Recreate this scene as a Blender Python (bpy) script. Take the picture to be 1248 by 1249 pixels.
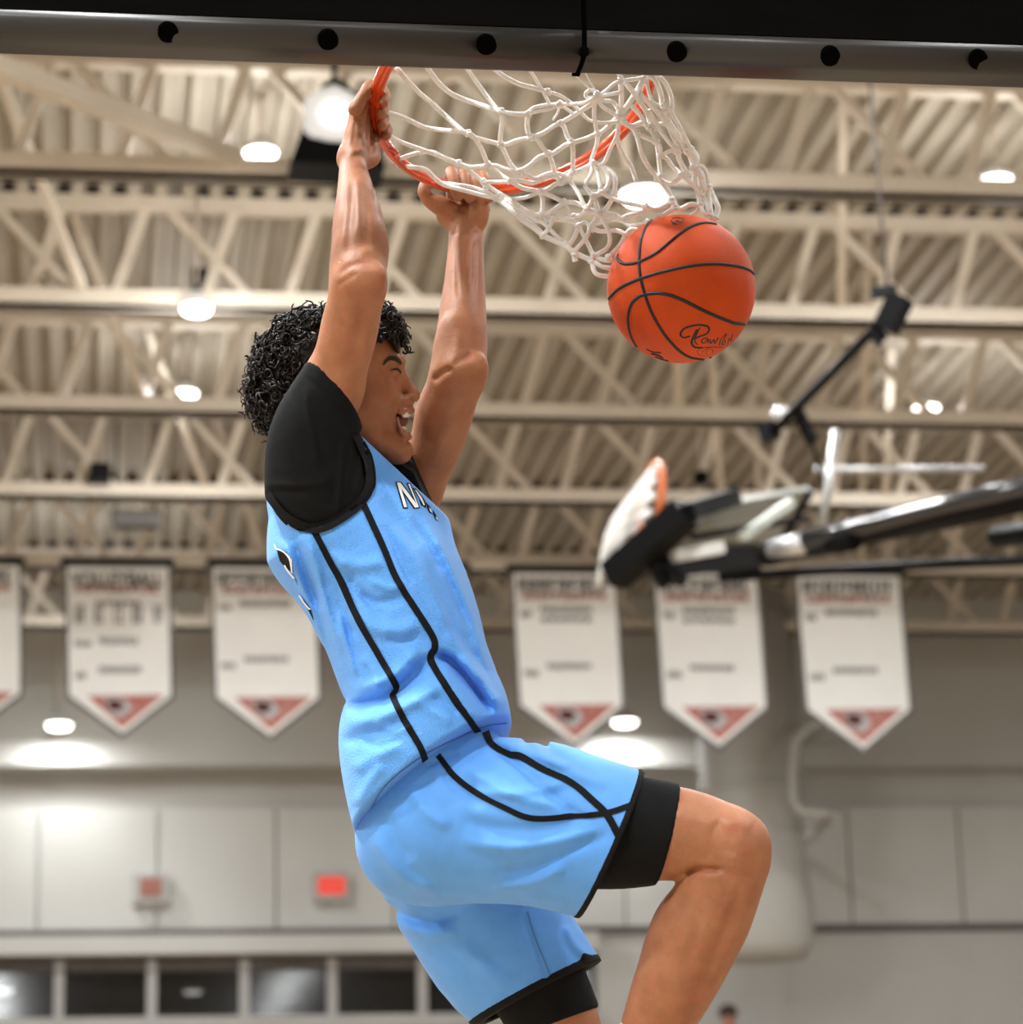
import bpy, bmesh, math, random
import numpy as np
from mathutils import Vector, Matrix
from mathutils.bvhtree import BVHTree

for _o in list(bpy.data.objects):
    bpy.data.objects.remove(_o)
SC = bpy.context.scene
COL = SC.collection

# ------------------------------------------------------------------ camera
FP = 3600.0                       # focal length in pixels of a 1248 x 1249 frame
CX, CY = 624.0, 624.5
PITCH, YAW, ROLL = math.radians(15.1), math.radians(8.3), math.radians(1.48)
CAM = np.array([0.0, 0.0, 1.0])
_F = np.array([math.sin(YAW)*math.cos(PITCH), math.cos(YAW)*math.cos(PITCH), math.sin(PITCH)])
_R0 = np.array([math.cos(YAW), -math.sin(YAW), 0.0])
_U0 = np.cross(_R0, _F)
_R = _R0*math.cos(ROLL) - _U0*math.sin(ROLL)
_U = _U0*math.cos(ROLL) + _R0*math.sin(ROLL)
cam_data = bpy.data.cameras.new('camera')
cam_data.sensor_width = 36.0
cam_data.sensor_fit = 'HORIZONTAL'
cam_data.lens = 36.0*FP/1248.0
cam_data.clip_end = 200.0
cam_data.dof.use_dof = True
cam_data.dof.focus_distance = 4.72
cam_data.dof.aperture_fstop = 5.0
cam = bpy.data.objects.new('camera', cam_data)
COL.objects.link(cam)
cam.matrix_world = Matrix(((_R[0], _U[0], -_F[0], CAM[0]), (_R[1], _U[1], -_F[1], CAM[1]),
                           (_R[2], _U[2], -_F[2], CAM[2]), (0, 0, 0, 1)))
SC.camera = cam

# ------------------------------------------------------------------ world and exposure
w = bpy.data.worlds.new('world')
SC.world = w
w.use_nodes = True
w.node_tree.nodes['Background'].inputs[0].default_value = (0.9, 0.95, 1.0, 1)
w.node_tree.nodes['Background'].inputs[1].default_value = 0.3
SC.view_settings.view_transform = 'Standard'
SC.view_settings.look = 'None'
SC.view_settings.gamma = 1.0
SC.view_settings.exposure = -0.88
SC.view_settings.use_curve_mapping = False

# ------------------------------------------------------------------ helpers
def cc(px, py, Z):                 # camera-frame point (right, up, depth) seen at a pixel
    return np.array([(px-CX)/FP*Z, (CY-py)/FP*Z, Z])
def c2w(p):
    p = np.asarray(p, float)
    return CAM + p[..., 0:1]*_R + p[..., 1:2]*_U + p[..., 2:3]*_F
def PW(px, py, Z):                 # world point at a pixel and depth
    return Vector(c2w(cc(px, py, Z)))
def ray(px, py):
    d = c2w(cc(px, py, 1.0)) - CAM
    return d/np.linalg.norm(d)
def PY(px, py, Y):                 # pixel on the vertical plane y = Y
    d = ray(px, py)
    return Vector(CAM + d*(Y-CAM[1])/d[1])
def PZ(px, py, z):                 # pixel on the horizontal plane at height z
    d = ray(px, py)
    return Vector(CAM + d*(z-CAM[2])/d[2])

def tag(o, label=None, cat=None, group=None, kind=None):
    if label: o['label'] = label
    if cat: o['category'] = cat
    if group: o['group'] = group
    if kind: o['kind'] = kind
    return o
def link(name, me, m=None, parent=None, smooth=False):
    o = bpy.data.objects.new(name, me)
    COL.objects.link(o)
    if m is not None and len(me.materials) == 0:
        me.materials.append(m)
    if smooth:
        me.polygons.foreach_set('use_smooth', [True]*len(me.polygons))
    if parent is not None:
        o.parent = parent
        o.matrix_parent_inverse = parent.matrix_world.inverted() if False else Matrix.Translation(-parent.location) @ Matrix()
    return o
def empty(name, loc):
    o = bpy.data.objects.new(name, None)
    COL.objects.link(o)
    o.location = loc
    return o

class MB:
    """collects simple solids into one mesh (world coordinates)"""
    def __init__(s): s.v, s.f = [], []
    def add(s, vs, fs):
        n = len(s.v)
        s.v += [tuple(v) for v in vs]
        s.f += [tuple(i+n for i in f) for f in fs]
        return s
    def box(s, lo, hi):
        x0, y0, z0 = lo; x1, y1, z1 = hi
        return s.add([(x0,y0,z0),(x1,y0,z0),(x1,y1,z0),(x0,y1,z0),(x0,y0,z1),(x1,y0,z1),(x1,y1,z1),(x0,y1,z1)],
              [(0,3,2,1),(4,5,6,7),(0,1,5,4),(1,2,6,5),(2,3,7,6),(3,0,4,7)])
    def obox(s, c, ax, ay, az):     # oriented box, half axes
        c, ax, ay, az = map(Vector, (c, ax, ay, az))
        vs = [c+ax*i+ay*j+az*k for k in (-1,1) for i, j in ((-1,-1),(1,-1),(1,1),(-1,1))]
        return s.add(vs, [(0,3,2,1),(4,5,6,7),(0,1,5,4),(1,2,6,5),(2,3,7,6),(3,0,4,7)])
    def bar(s, a, b, w, h, up=(0,0,1)):
        a, b = Vector(a), Vector(b)
        d = b-a; L = d.length; d.normalize()
        sx = d.cross(Vector(up))
        if sx.length < 1e-4: sx = d.cross(Vector((1,0,0)))
        sx.normalize(); sy = sx.cross(d)
        return s.obox((a+b)/2, d*L/2, sx*w/2, sy*h/2)
    def tube(s, pts, r, n=8, cap=True, closed=False):
        pts = [Vector(p) for p in pts]
        m = len(pts)
        rs = r if hasattr(r, '__len__') else [r]*m
        tang = []
        for i in range(m):
            if closed: t = pts[(i+1)%m]-pts[i-1]
            else: t = pts[min(i+1,m-1)]-pts[max(i-1,0)]
            if t.length < 1e-9: t = Vector((0,0,1))
            tang.append(t.normalized())
        u = tang[0].orthogonal().normalized()
        vs, fs = [], []
        for i in range(m):
            u = (u - tang[i]*u.dot(tang[i]))
            if u.length < 1e-6: u = tang[i].orthogonal()
            u.normalize(); v = tang[i].cross(u)
            for k in range(n):
                a = 2*math.pi*k/n
                vs.append(pts[i]+(u*math.cos(a)+v*math.sin(a))*rs[i])
        R = m if closed else m-1
        for i in range(R):
            j = (i+1) % m
            for k in range(n):
                fs.append((i*n+k, i*n+(k+1)%n, j*n+(k+1)%n, j*n+k))
        if cap and not closed:
            fs.append(tuple(reversed(range(n))))
            fs.append(tuple((m-1)*n+k for k in range(n)))
        return s.add(vs, fs)
    def lathe(s, c, prof, n=24, axis=(0,0,1)):
        ax = Vector(axis).normalized(); u = ax.orthogonal().normalized(); v = ax.cross(u)
        c = Vector(c); vs, fs = [], []
        for (r, h) in prof:
            for k in range(n):
                a = 2*math.pi*k/n
                vs.append(c+ax*h+(u*math.cos(a)+v*math.sin(a))*r)
        for i in range(len(prof)-1):
            for k in range(n):
                fs.append((i*n+k, i*n+(k+1)%n, (i+1)*n+(k+1)%n, (i+1)*n+k))
        fs.append(tuple(reversed(range(n)))); fs.append(tuple((len(prof)-1)*n+k for k in range(n)))
        return s.add(vs, fs)
    def sphere(s, c, r, nu=10, nv=6):
        prof = [(max(1e-4, r*math.sin(math.pi*i/nv)), -r*math.cos(math.pi*i/nv)) for i in range(nv+1)]
        return s.lathe(c, prof, nu)
    def prism(s, poly, off):        # poly of Vectors, extruded by off
        off = Vector(off); n = len(poly)
        vs = [Vector(p) for p in poly]+[Vector(p)+off for p in poly]
        return s.add(vs, [tuple(range(n)), tuple(reversed(range(n, 2*n)))]+[(i, i+n, (i+1)%n+n, (i+1)%n) for i in range(n)])
    def build(s, name, m, parent=None, smooth=False, fixn=True, origin=None):
        me = bpy.data.meshes.new(name)
        vs = s.v
        if origin is not None:
            o3 = Vector(origin); vs = [tuple(Vector(v)-o3) for v in s.v]
        me.from_pydata(vs, [], s.f)
        if fixn:
            bm = bmesh.new(); bm.from_mesh(me)
            bmesh.ops.recalc_face_normals(bm, faces=bm.faces)
            bm.to_mesh(me); bm.free()
        me.validate(); me.update()
        o = link(name, me, m, parent, smooth)
        if origin is not None and parent is None: o.location = origin
        return o

def catmull(pts, n=6, closed=False):
    pts = [np.asarray(p, float) for p in pts]
    m = len(pts)
    if m < 3 and not closed:
        return [pts[0]+(pts[-1]-pts[0])*t for t in np.linspace(0, 1, n+1)]
    out = []
    for i in range(m if closed else m-1):
        g = (lambda k: pts[k % m]) if closed else (lambda k: pts[min(max(k, 0), m-1)])
        p0, p1, p2, p3 = g(i-1), g(i), g(i+1), g(i+2)
        for k in range(n):
            t = k/n
            out.append(.5*((2*p1)+(-p0+p2)*t+(2*p0-5*p1+4*p2-p3)*t*t+(-p0+3*p1-3*p2+p3)*t**3))
    if not closed: out.append(pts[-1])
    return out

# ------------------------------------------------------------------ materials
def mat(name, col, rough=.6, metal=0., var=0., vscale=8., bump=0., bscale=60., spec=.5, sss=0., sheen=0., coat=0.,
        emit=None, estr=0., alpha=None, trans=0., var2=None, detail=4., stretch=None):
    m = bpy.data.materials.new(name)
    m.use_nodes = True
    nt = m.node_tree; b = nt.nodes['Principled BSDF']
    b.inputs['Base Color'].default_value = (*col, 1)
    b.inputs['Roughness'].default_value = rough
    b.inputs['Metallic'].default_value = metal
    b.inputs['Specular IOR Level'].default_value = spec
    b.inputs['Subsurface Weight'].default_value = sss
    if sss: b.inputs['Subsurface Radius'].default_value = (.012, .004, .002); b.inputs['Subsurface Scale'].default_value = 1.0
    b.inputs['Sheen Weight'].default_value = sheen
    b.inputs['Coat Weight'].default_value = coat
    b.inputs['Transmission Weight'].default_value = trans
    if emit: b.inputs['Emission Color'].default_value = (*emit, 1); b.inputs['Emission Strength'].default_value = estr
    if alpha is not None: b.inputs['Alpha'].default_value = alpha
    tc = nt.nodes.new('ShaderNodeTexCoord')
    vec = tc.outputs['Object']
    if stretch:
        mp = nt.nodes.new('ShaderNodeMapping'); mp.inputs['Scale'].default_value = stretch
        nt.links.new(vec, mp.inputs['Vector']); vec = mp.outputs['Vector']
    if var:
        n = nt.nodes.new('ShaderNodeTexNoise'); n.inputs['Scale'].default_value = vscale; n.inputs['Detail'].default_value = detail
        nt.links.new(vec, n.inputs['Vector'])
        mx = nt.nodes.new('ShaderNodeMix'); mx.data_type = 'RGBA'
        c2 = var2 if var2 else tuple(c*(1-var) for c in col)
        mx.inputs['A'].default_value = (*col, 1); mx.inputs['B'].default_value = (*c2, 1)
        rp = nt.nodes.new('ShaderNodeValToRGB'); rp.color_ramp.elements[0].position = .35; rp.color_ramp.elements[1].position = .7
        nt.links.new(n.outputs['Fac'], rp.inputs['Fac']); nt.links.new(rp.outputs['Color'], mx.inputs['Factor'])
        nt.links.new(mx.outputs['Result'], b.inputs['Base Color'])
    if bump:
        n = nt.nodes.new('ShaderNodeTexNoise'); n.inputs['Scale'].default_value = bscale; n.inputs['Detail'].default_value = 3
        nt.links.new(vec, n.inputs['Vector'])
        bp = nt.nodes.new('ShaderNodeBump'); bp.inputs['Strength'].default_value = bump; bp.inputs['Distance'].default_value = .01
        nt.links.new(n.outputs['Fac'], bp.inputs['Height']); nt.links.new(bp.outputs['Normal'], b.inputs['Normal'])
    return m

# ------------------------------------------------------------------ signed-distance modelling
class Sdf:
    """smooth unions of tapered limbs and ellipsoids, meshed with sparse surface nets (camera-frame metres)"""
    def __init__(s): s.ops = []; s.folds = []
    def cone(s, a, b, k=.012, op='u', sz=1.0):
        pa, pb = cc(*a[:3]), cc(*b[:3])
        ra, rb = a[3]*a[2]/FP, b[3]*b[2]/FP
        d = pb-pa; L2 = max(1e-12, d@d); iz = 1/sz
        def fn(P):
            q = P-pa
            t = np.clip((q@d)/L2, 0, 1)
            e = q-t[:, None]*d
            return np.sqrt(e[:, 0]**2+e[:, 1]**2+(e[:, 2]*iz)**2)-(ra+(rb-ra)*t)
        s.ops.append((op, fn, k)); return s
    def chain(s, pts, k=.012, sz=1.0, n=5):
        """a smooth tapering limb through (px, py, Z, radius in pixels)"""
        q = np.array(catmull(pts, n)) if len(pts) > 2 else np.array(pts, float)
        C = np.array([cc(*p[:3]) for p in q]); r = q[:, 3]*q[:, 2]/FP
        A, D = C[:-1], C[1:]-C[:-1]; ra, rd = r[:-1], r[1:]-r[:-1]
        L2 = np.maximum(1e-12, (D*D).sum(1)); iz = 1/sz
        def seg(P, i):
            e = P-A[i]; t = np.clip((e@D[i])/L2[i], 0, 1)
            e = e-t[:, None]*D[i]
            return np.sqrt(e[:, 0]**2+e[:, 1]**2+(e[:, 2]*iz)**2)-(ra[i]+rd[i]*t)
        def fn(P):
            idx = range(len(A))
            if len(P) > 500:
                c = P.mean(0); R = np.sqrt(((P-c)**2).sum(1).max())
                dc = np.array([seg(c[None], i)[0] for i in idx])
                idx = np.nonzero(dc-R <= dc.min()+R)[0]
            d = None
            for i in idx:
                e = seg(P, i); d = e if d is None else np.minimum(d, e)
            return d
        s.ops.append(('u', fn, k)); return s
    def ell(s, c, r, rot=0., k=.012, op='u'):
        pc = cc(*c); r = np.array(r, float)*c[2]/FP
        ca, sa = math.cos(math.radians(rot)), math.sin(math.radians(rot))   # rot: clockwise in the picture
        def fn(P):
            q = P-pc
            q = np.stack([ca*q[:, 0]-sa*q[:, 1], sa*q[:, 0]+ca*q[:, 1], q[:, 2]], 1)
            k0 = np.sqrt(((q/r)**2).sum(1)); k1 = np.sqrt(((q/(r*r))**2).sum(1))+1e-9
            return np.where(k0 < 1e-3, -r.min(), k0*(k0-1)/k1)
        s.ops.append((op, fn, k)); return s
    def plane(s, p, n):              # keeps the side the normal points away from
        p = np.asarray(p); n = np.asarray(n)/np.linalg.norm(n)
        s.ops.append(('i', lambda P: (P-p)@n, .003)); return s
    def plane3(s, a, b, c, keep):    # plane through three (px, py, Z); keeps the side of 'keep'
        a, b, c, kp = cc(*a), cc(*b), cc(*c), cc(*keep)
        n = np.cross(b-a, c-a)
        if (kp-a)@n > 0: n = -n
        return s.plane(a, n)
    def polycut(s, poly, zlo, zhi):
        poly = np.array(poly, float)
        def fn(P):
            Z = P[:, 2]; u = CX+FP*P[:, 0]/Z; v = CY-FP*P[:, 1]/Z
            d = np.full(len(u), 1e9); ins = np.zeros(len(u), bool)
            for i in range(len(poly)):
                a, b = poly[i], poly[(i+1) % len(poly)]
                e = b-a; wx, wy = u-a[0], v-a[1]
                t = np.clip((wx*e[0]+wy*e[1])/(e@e), 0, 1)
                d = np.minimum(d, (wx-t*e[0])**2+(wy-t*e[1])**2)
                c = (a[1] > v) != (b[1] > v)
                xi = a[0]+(v-a[1])*e[0]/(e[1] if abs(e[1]) > 1e-9 else 1e-9)
                ins ^= c & (u < xi)
            d = np.sqrt(d)*Z/FP
            d = np.where(ins, -d, d)
            return np.maximum(d, np.maximum(zlo-Z, Z-zhi))
        s.ops.append(('s', fn, .003)); s.polyfn = fn; return s
    def fold(s, pts, amp, wid, zmax=99.):  # ridge (amp > 0) or groove along a line, metres and pixels
        s.folds.append((np.array(catmull(pts, 4)), amp, wid, zmax)); return s
    def field(s, P, ops):
        d = np.full(len(P), 1e3)
        for op, fn, k in ops:
            e = fn(P)
            if op == 'u':
                h = np.maximum(k-np.abs(d-e), 0)/k; d = np.minimum(d, e)-h*h*k*.25
            elif op == 's':
                e = -e; h = np.maximum(k-np.abs(d-e), 0)/k; d = np.maximum(d, e)+h*h*k*.25
            else:
                h = np.maximum(k-np.abs(d-e), 0)/k; d = np.maximum(d, e)+h*h*k*.25
        return d
    def fold_d(s, P):
        if not s.folds: return 0.
        Z = P[:, 2]; u = CX+FP*P[:, 0]/Z; v = CY-FP*P[:, 1]/Z
        out = np.zeros(len(P))
        for pl, amp, wid, zmax in s.folds:
            lo, hi = pl.min(0)-3*wid, pl.max(0)+3*wid
            sel = np.nonzero((u > lo[0]) & (u < hi[0]) & (v > lo[1]) & (v < hi[1]) & (Z < zmax))[0]
            if len(sel) == 0: continue
            d = np.full(len(sel), 1e9); uu, vv = u[sel], v[sel]
            tt = np.zeros(len(sel)); n = len(pl)-1
            for i in range(n):
                a = pl[i]; e = pl[i+1]-a
                wx, wy = uu-a[0], vv-a[1]
                t = np.clip((wx*e[0]+wy*e[1])/max(1e-9, e@e), 0, 1)
                q = (wx-t*e[0])**2+(wy-t*e[1])**2
                m = q < d; d = np.where(m, q, d); tt = np.where(m, (i+t)/n, tt)
            out[sel] += amp*np.exp(-d/(wid*wid))*np.clip(np.minimum(tt, 1-tt)*5, 0, 1)
        return out
    def mesh(s, name, lo, hi, h=.003, n=20, smooth=2):
        """lo, hi: (px, py, Z) corners of the region"""
        zs = (lo[2], hi[2])
        xs = [(p-CX)/FP*z for p in (lo[0], hi[0]) for z in zs]
        ys = [(CY-p)/FP*z for p in (lo[1], hi[1]) for z in zs]
        o = np.array([min(xs), min(ys), zs[0]]); e = np.array([max(xs), max(ys), zs[1]])
        nb = np.ceil((e-o)/(n*h)).astype(int)
        R = math.sqrt(3)/2*n*h
        g = np.stack(np.meshgrid(*[np.arange(k) for k in nb], indexing='ij'), -1).reshape(-1, 3)
        cen = o+(g+.5)*n*h
        cut = [cen[i:i+400] for i in range(0, len(cen), 400)]
        vals = [np.concatenate([fn(c) for c in cut]) for _, fn, _ in s.ops]
        d0 = np.concatenate([s.field(c, s.ops) for c in cut])
        slack = .012+max([abs(f[1]) for f in s.folds], default=0)
        act = np.nonzero(np.abs(d0) < R+slack)[0]
        N = (nb*n+2).astype(np.int64)
        cid = lambda i, j, k: (i*N[1]+j)*N[2]+k
        loc = np.stack(np.meshgrid(*[np.arange(n+1)]*3, indexing='ij'), -1).reshape(-1, 3)
        VID, VP, Q = [], [], []
        for bi in act:
            ops = []
            for (op, fn, k), vv in zip(s.ops, vals):
                x = vv[bi]
                if op == 'u' and x-R > max(d0[bi]+R, 0)+k: continue
                if op == 's' and x > R+k+.01: continue
                if op == 'i' and x < -R-k-.01 and False: continue
                ops.append((op, fn, k))
            b0 = g[bi]*n
            P = o+(b0+loc)*h
            Fv = (s.field(P, ops)-s.fold_d(P)).reshape(n+1, n+1, n+1)
            neg = Fv < 0
            if neg.all() or not neg.any(): continue
            cnt = np.zeros((n, n, n)); acc = np.zeros((n, n, n, 3))
            for ax in range(3):
                sl0 = [slice(None)]*3; sl1 = [slice(None)]*3
                sl0[ax] = slice(0, n); sl1[ax] = slice(1, n+1)
                f0, f1 = Fv[tuple(sl0)], Fv[tuple(sl1)]
                x = (f0 < 0) != (f1 < 0)
                t = np.where(x, f0/np.where(x, f0-f1, 1), 0)
                o1, o2 = [a for a in range(3) if a != ax]
                for da in (0, 1):
                    for db in (0, 1):
                        s2 = [slice(0, n)]*3
                        s2[o1] = slice(da, da+n); s2[o2] = slice(db, db+n)
                        xx, tt = x[tuple(s2)], t[tuple(s2)]
                        cnt += xx
                        acc[..., ax] += np.where(xx, tt, 0)
                        acc[..., o1] += xx*da; acc[..., o2] += xx*db
                # faces
                idx = np.argwhere(x)
                ok = (idx[:, o1] < n) & (idx[:, o2] < n)
                idx = idx[ok]
                if len(idx):
                    flip = neg[tuple(idx.T)]
                    G = idx+b0+1
                    def sh(a, b):
                        H = G.copy(); H[:, o1] -= a; H[:, o2] -= b
                        return cid(H[:, 0], H[:, 1], H[:, 2])
                    q = np.stack([sh(0, 0), sh(1, 0), sh(1, 1), sh(0, 1)], 1)
                    if ax == 1: flip = ~flip
                    q[flip] = q[flip][:, ::-1]
                    Q.append(q)
            ic = np.argwhere(cnt > 0)
            p = acc[tuple(ic.T)]/cnt[tuple(ic.T)][:, None]
            VP.append(o+(b0+ic+p)*h)
            G = ic+b0+1
            VID.append(cid(G[:, 0], G[:, 1], G[:, 2]))
        VID = np.concatenate(VID); VP = np.concatenate(VP); Q = np.concatenate(Q)
        order = np.argsort(VID); VID = VID[order]; VP = VP[order]
        qi = np.searchsorted(VID, Q); qi = np.minimum(qi, len(VID)-1)
        good = (VID[qi] == Q).all(1)
        Q = qi[good]
        for _ in range(smooth):
            a = Q[:, [0, 1, 2, 3]].ravel(); b = Q[:, [1, 2, 3, 0]].ravel()
            S = np.zeros_like(VP); C = np.zeros(len(VP))
            for i in range(3):
                S[:, i] = np.bincount(a, VP[b, i], len(VP))+np.bincount(b, VP[a, i], len(VP))
            C = np.bincount(a, minlength=len(VP))+np.bincount(b, minlength=len(VP))
            m = C > 0
            VP[m] = VP[m]*.4+.6*S[m]/C[m][:, None]
        W = c2w(VP)
        # orientation from the signed volume
        v0, v1, v2 = W[Q[:, 0]], W[Q[:, 1]], W[Q[:, 2]]
        c0 = W.mean(0)
        if np.einsum('ij,ij->i', v0-c0, np.cross(v1-c0, v2-c0)).sum() < 0: Q = Q[:, ::-1]
        s.W, s.Q = W, Q
        me = bpy.data.meshes.new(name)
        me.vertices.add(len(W)); me.vertices.foreach_set('co', W.ravel())
        me.loops.add(Q.size); me.loops.foreach_set('vertex_index', Q.ravel().astype(np.int32))
        me.polygons.add(len(Q)); me.polygons.foreach_set('loop_start', np.arange(0, Q.size, 4, dtype=np.int32))
        me.polygons.foreach_set('loop_total', np.full(len(Q), 4, np.int32))
        me.update(calc_edges=True)
        me.polygons.foreach_set('use_smooth', np.ones(len(Q), bool))
        s.bvh = None
        return me
    def tree(s):
        if s.bvh is None:
            s.bvh = BVHTree.FromPolygons([Vector(v) for v in s.W], [tuple(int(i) for i in q) for q in s.Q])
        return s.bvh

CAMV = Vector(CAM)
def hit(trees, px, py, lift=.0015):
    d = Vector(ray(px, py))
    best = None
    for t in trees:
        h = t.ray_cast(CAMV, d)
        if h[0] is not None and (best is None or h[3] < best[1]): best = (h[0], h[3], h[1])
    if best is None: return None
    nrm = best[2]
    if nrm.dot(d) > 0: nrm = -nrm
    return best[0]+nrm*lift
def ribbon(name, trees, pts, wid, m, parent, lift=.0015, step=2.0, across=2):
    """a band of cloth lying on a surface along a traced line; wid in pixels, number or list"""
    cp = np.array(catmull(pts, 12))
    L = np.r_[0, np.cumsum(np.linalg.norm(np.diff(cp, axis=0), axis=1))]
    n = max(2, int(L[-1]/step))
    tt = np.linspace(0, L[-1], n)
    c = np.stack([np.interp(tt, L, cp[:, i]) for i in (0, 1)], 1)
    ws = np.interp(tt, np.linspace(0, L[-1], len(wid)), wid) if hasattr(wid, '__len__') else np.full(n, wid)
    t = np.gradient(c, axis=0); t /= np.linalg.norm(t, axis=1)[:, None]+1e-9
    nn = np.stack([-t[:, 1], t[:, 0]], 1)
    vs, idx = [], {}
    for i in range(n):
        for j in range(across+1):
            q = c[i]+nn[i]*ws[i]*(j/across-.5)
            h = hit(trees, q[0], q[1], lift)
            if h is not None: idx[i, j] = len(vs); vs.append(h)
    fs = []
    for i in range(n-1):
        for j in range(across):
            ks = [(i, j), (i+1, j), (i+1, j+1), (i, j+1)]
            if all(k in idx for k in ks):
                q = [idx[k] for k in ks]
                if max((vs[q[a]]-vs[q[b]]).length for a, b in ((0, 1), (1, 2), (2, 3), (3, 0), (0, 2))) < .03: fs.append(tuple(q))
    par = list(range(len(vs)))
    def root(a):
        while par[a] != a: par[a] = par[par[a]]; a = par[a]
        return a
    for f in fs:
        for b in f[1:]: par[root(b)] = root(f[0])
    cnt = {}
    for f in fs: cnt[root(f[0])] = cnt.get(root(f[0]), 0)+1
    if cnt:
        big = max(cnt, key=cnt.get); fs = [f for f in fs if root(f[0]) == big]
    me = bpy.data.meshes.new(name); me.from_pydata(vs, [], fs); me.update()
    bm = bmesh.new(); bm.from_mesh(me); bmesh.ops.delete(bm, geom=[v for v in bm.verts if not v.link_faces], context='VERTS'); bm.to_mesh(me); bm.free()
    return link(name, me, m, parent, True)
def decal(name, trees, poly, m, parent, lift=.002, step=2.0):
    """a printed shape (polygon in pixels) lying on a surface"""
    bm = bmesh.new()
    bm.faces.new([bm.verts.new((x, y, 0)) for x, y in poly])
    bmesh.ops.triangulate(bm, faces=bm.faces)
    for _ in range(4):
        long = [e for e in bm.edges if e.calc_length() > step*2]
        if not long: break
        bmesh.ops.subdivide_edges(bm, edges=long, cuts=1)
        bmesh.ops.triangulate(bm, faces=[f for f in bm.faces if len(f.verts) > 3])
    bad = []
    for v in bm.verts:
        h = hit(trees, v.co.x, v.co.y, lift)
        if h is None: bad.append(v)
        else: v.co = h
    bmesh.ops.delete(bm, geom=bad, context='VERTS')
    bmesh.ops.delete(bm, geom=[f for f in bm.faces if max(e.calc_length() for e in f.edges) > .07], context='FACES')
    me = bpy.data.meshes.new(name); bm.to_mesh(me); bm.free()
    return link(name, me, m, parent, True)

# ================================================================== the gymnasium
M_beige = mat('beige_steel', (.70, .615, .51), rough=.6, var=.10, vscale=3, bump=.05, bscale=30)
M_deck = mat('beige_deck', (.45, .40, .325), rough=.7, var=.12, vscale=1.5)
M_wall = mat('painted_wall', (.50, .485, .455), rough=.75, var=.06, vscale=1.2, bump=.05, bscale=40)
M_wallw = mat('pale_wall_panel', (.56, .55, .52), rough=.7, var=.05, vscale=1.0, bump=.04, bscale=40)
M_floor = mat('maple_floor', (.44, .33, .22), rough=.30, var=.25, vscale=3, stretch=(12, .8, 1))
M_darktrim = mat('dark_trim', (.10, .085, .075), rough=.6, var=.2, vscale=4)
M_fluteshade = mat('flute_shade', (.035, .026, .02), rough=.95, var=.3, vscale=20)  # dark colour stands in for the shade inside the deck flutes
M_mullion = mat('grey_mullion', (.42, .41, .39), rough=.5, var=.1, vscale=5)
M_glass = mat('dark_window_glass', (.03, .028, .026), rough=.08, alpha=.45, var=.2, vscale=2)
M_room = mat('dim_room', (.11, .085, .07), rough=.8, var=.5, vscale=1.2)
M_blackmetal = mat('black_metal', (.003, .003, .0035), spec=.12, rough=.5, var=.3, vscale=8)
M_silver = mat('silver_metal', (.6, .6, .61), rough=.4, metal=.7, var=.08, vscale=8)
M_lens = mat('lamp_lens', (1, 1, 1), rough=.4, var=.02, vscale=4, emit=(1, .97, .92), estr=14)

X0, X1, YB, YF = -16.0, 20.0, -8.0, 33.0
ZCH, ZT, ZD = 8.1, 8.845, 8.90        # bottom chord, top chord, underside of the deck ribs
def struct(o): o['kind'] = 'structure'; return o
struct(MB().box((X0, YB, -.2), (X1, YF+3.2, 0)).build('floor', M_floor))
# corrugated roof deck
PIT = .2
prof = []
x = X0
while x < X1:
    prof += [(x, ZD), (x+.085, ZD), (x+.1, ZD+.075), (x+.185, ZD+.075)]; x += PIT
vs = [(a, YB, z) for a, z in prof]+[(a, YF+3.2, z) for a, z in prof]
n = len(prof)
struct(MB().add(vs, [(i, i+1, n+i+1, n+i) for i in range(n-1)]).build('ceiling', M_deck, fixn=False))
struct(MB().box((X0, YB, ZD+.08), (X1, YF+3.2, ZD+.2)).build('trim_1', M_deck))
struct(MB().box((X0-.3, YB, 0), (X0, YF+3.2, ZD+.1)).build('wall_left', M_wall))
struct(MB().box((X1, YB, 0), (X1+.3, YF+3.2, ZD+.1)).build('wall_right', M_wall))
struct(MB().box((X0, YB-.3, 0), (X1, YB, ZD+.1)).build('wall_back', M_wall))
def zw(py, Y=YF, px=624): return PY(px, py, Y).z
def xw(px, Y=YF, py=1000): return PY(px, py, Y).x
zb0, zb1, zp1, zl1, zl0, zw1, zw0 = zw(940), zw(985), zw(1130), zw(1140), zw(1163), zw(1180), zw(1236)
XW = xw(722)                          # the windows end here
wf = struct(MB().box((X0, YF+.12, zl1), (X1, YF+.4, zb0+.4)).box((XW, YF+.02, 0), (X1, YF+.4, zl1)).box((X0, YF+.02, 0), (XW, YF+.4, zw0-.1)).build('wall_far', M_wall))
struct(MB().box((X0, YF-.35, zb0), (X1, YF+.4, ZD+.05)).build('trim_2', M_wall))                   # bulkhead
struct(MB().box((X0, YF-.02, zp1-.075), (X1, YF+.12, zp1-.005)).build('trim_3', M_darktrim))
struct(MB().box((X0, YF-.28, zl0), (XW, YF+.12, zl1-.01)).build('trim_4', M_wallw))               # ledge over the windows
struct(MB().box((X0, YF+.0, zw1), (XW, YF+.2, zl0)).build('trim_5', M_darktrim))
struct(MB().box((X0, YF-.1, zw0-.14), (XW, YF+.2, zw0)).build('trim_6', M_mullion))
k = 0
x = xw(47)-1.32*11
while x < X1-1.3:
    MB().box((x+.012, YF+.02, zp1), (x+1.308, YF+.12, zb1)).build('wall_panel', M_wallw, wf); x += 1.32
struct(MB().box((X0, YF+3.0, zw0-.6), (XW, YF+3.1, zl1)).build('wall_6', M_room))
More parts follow.
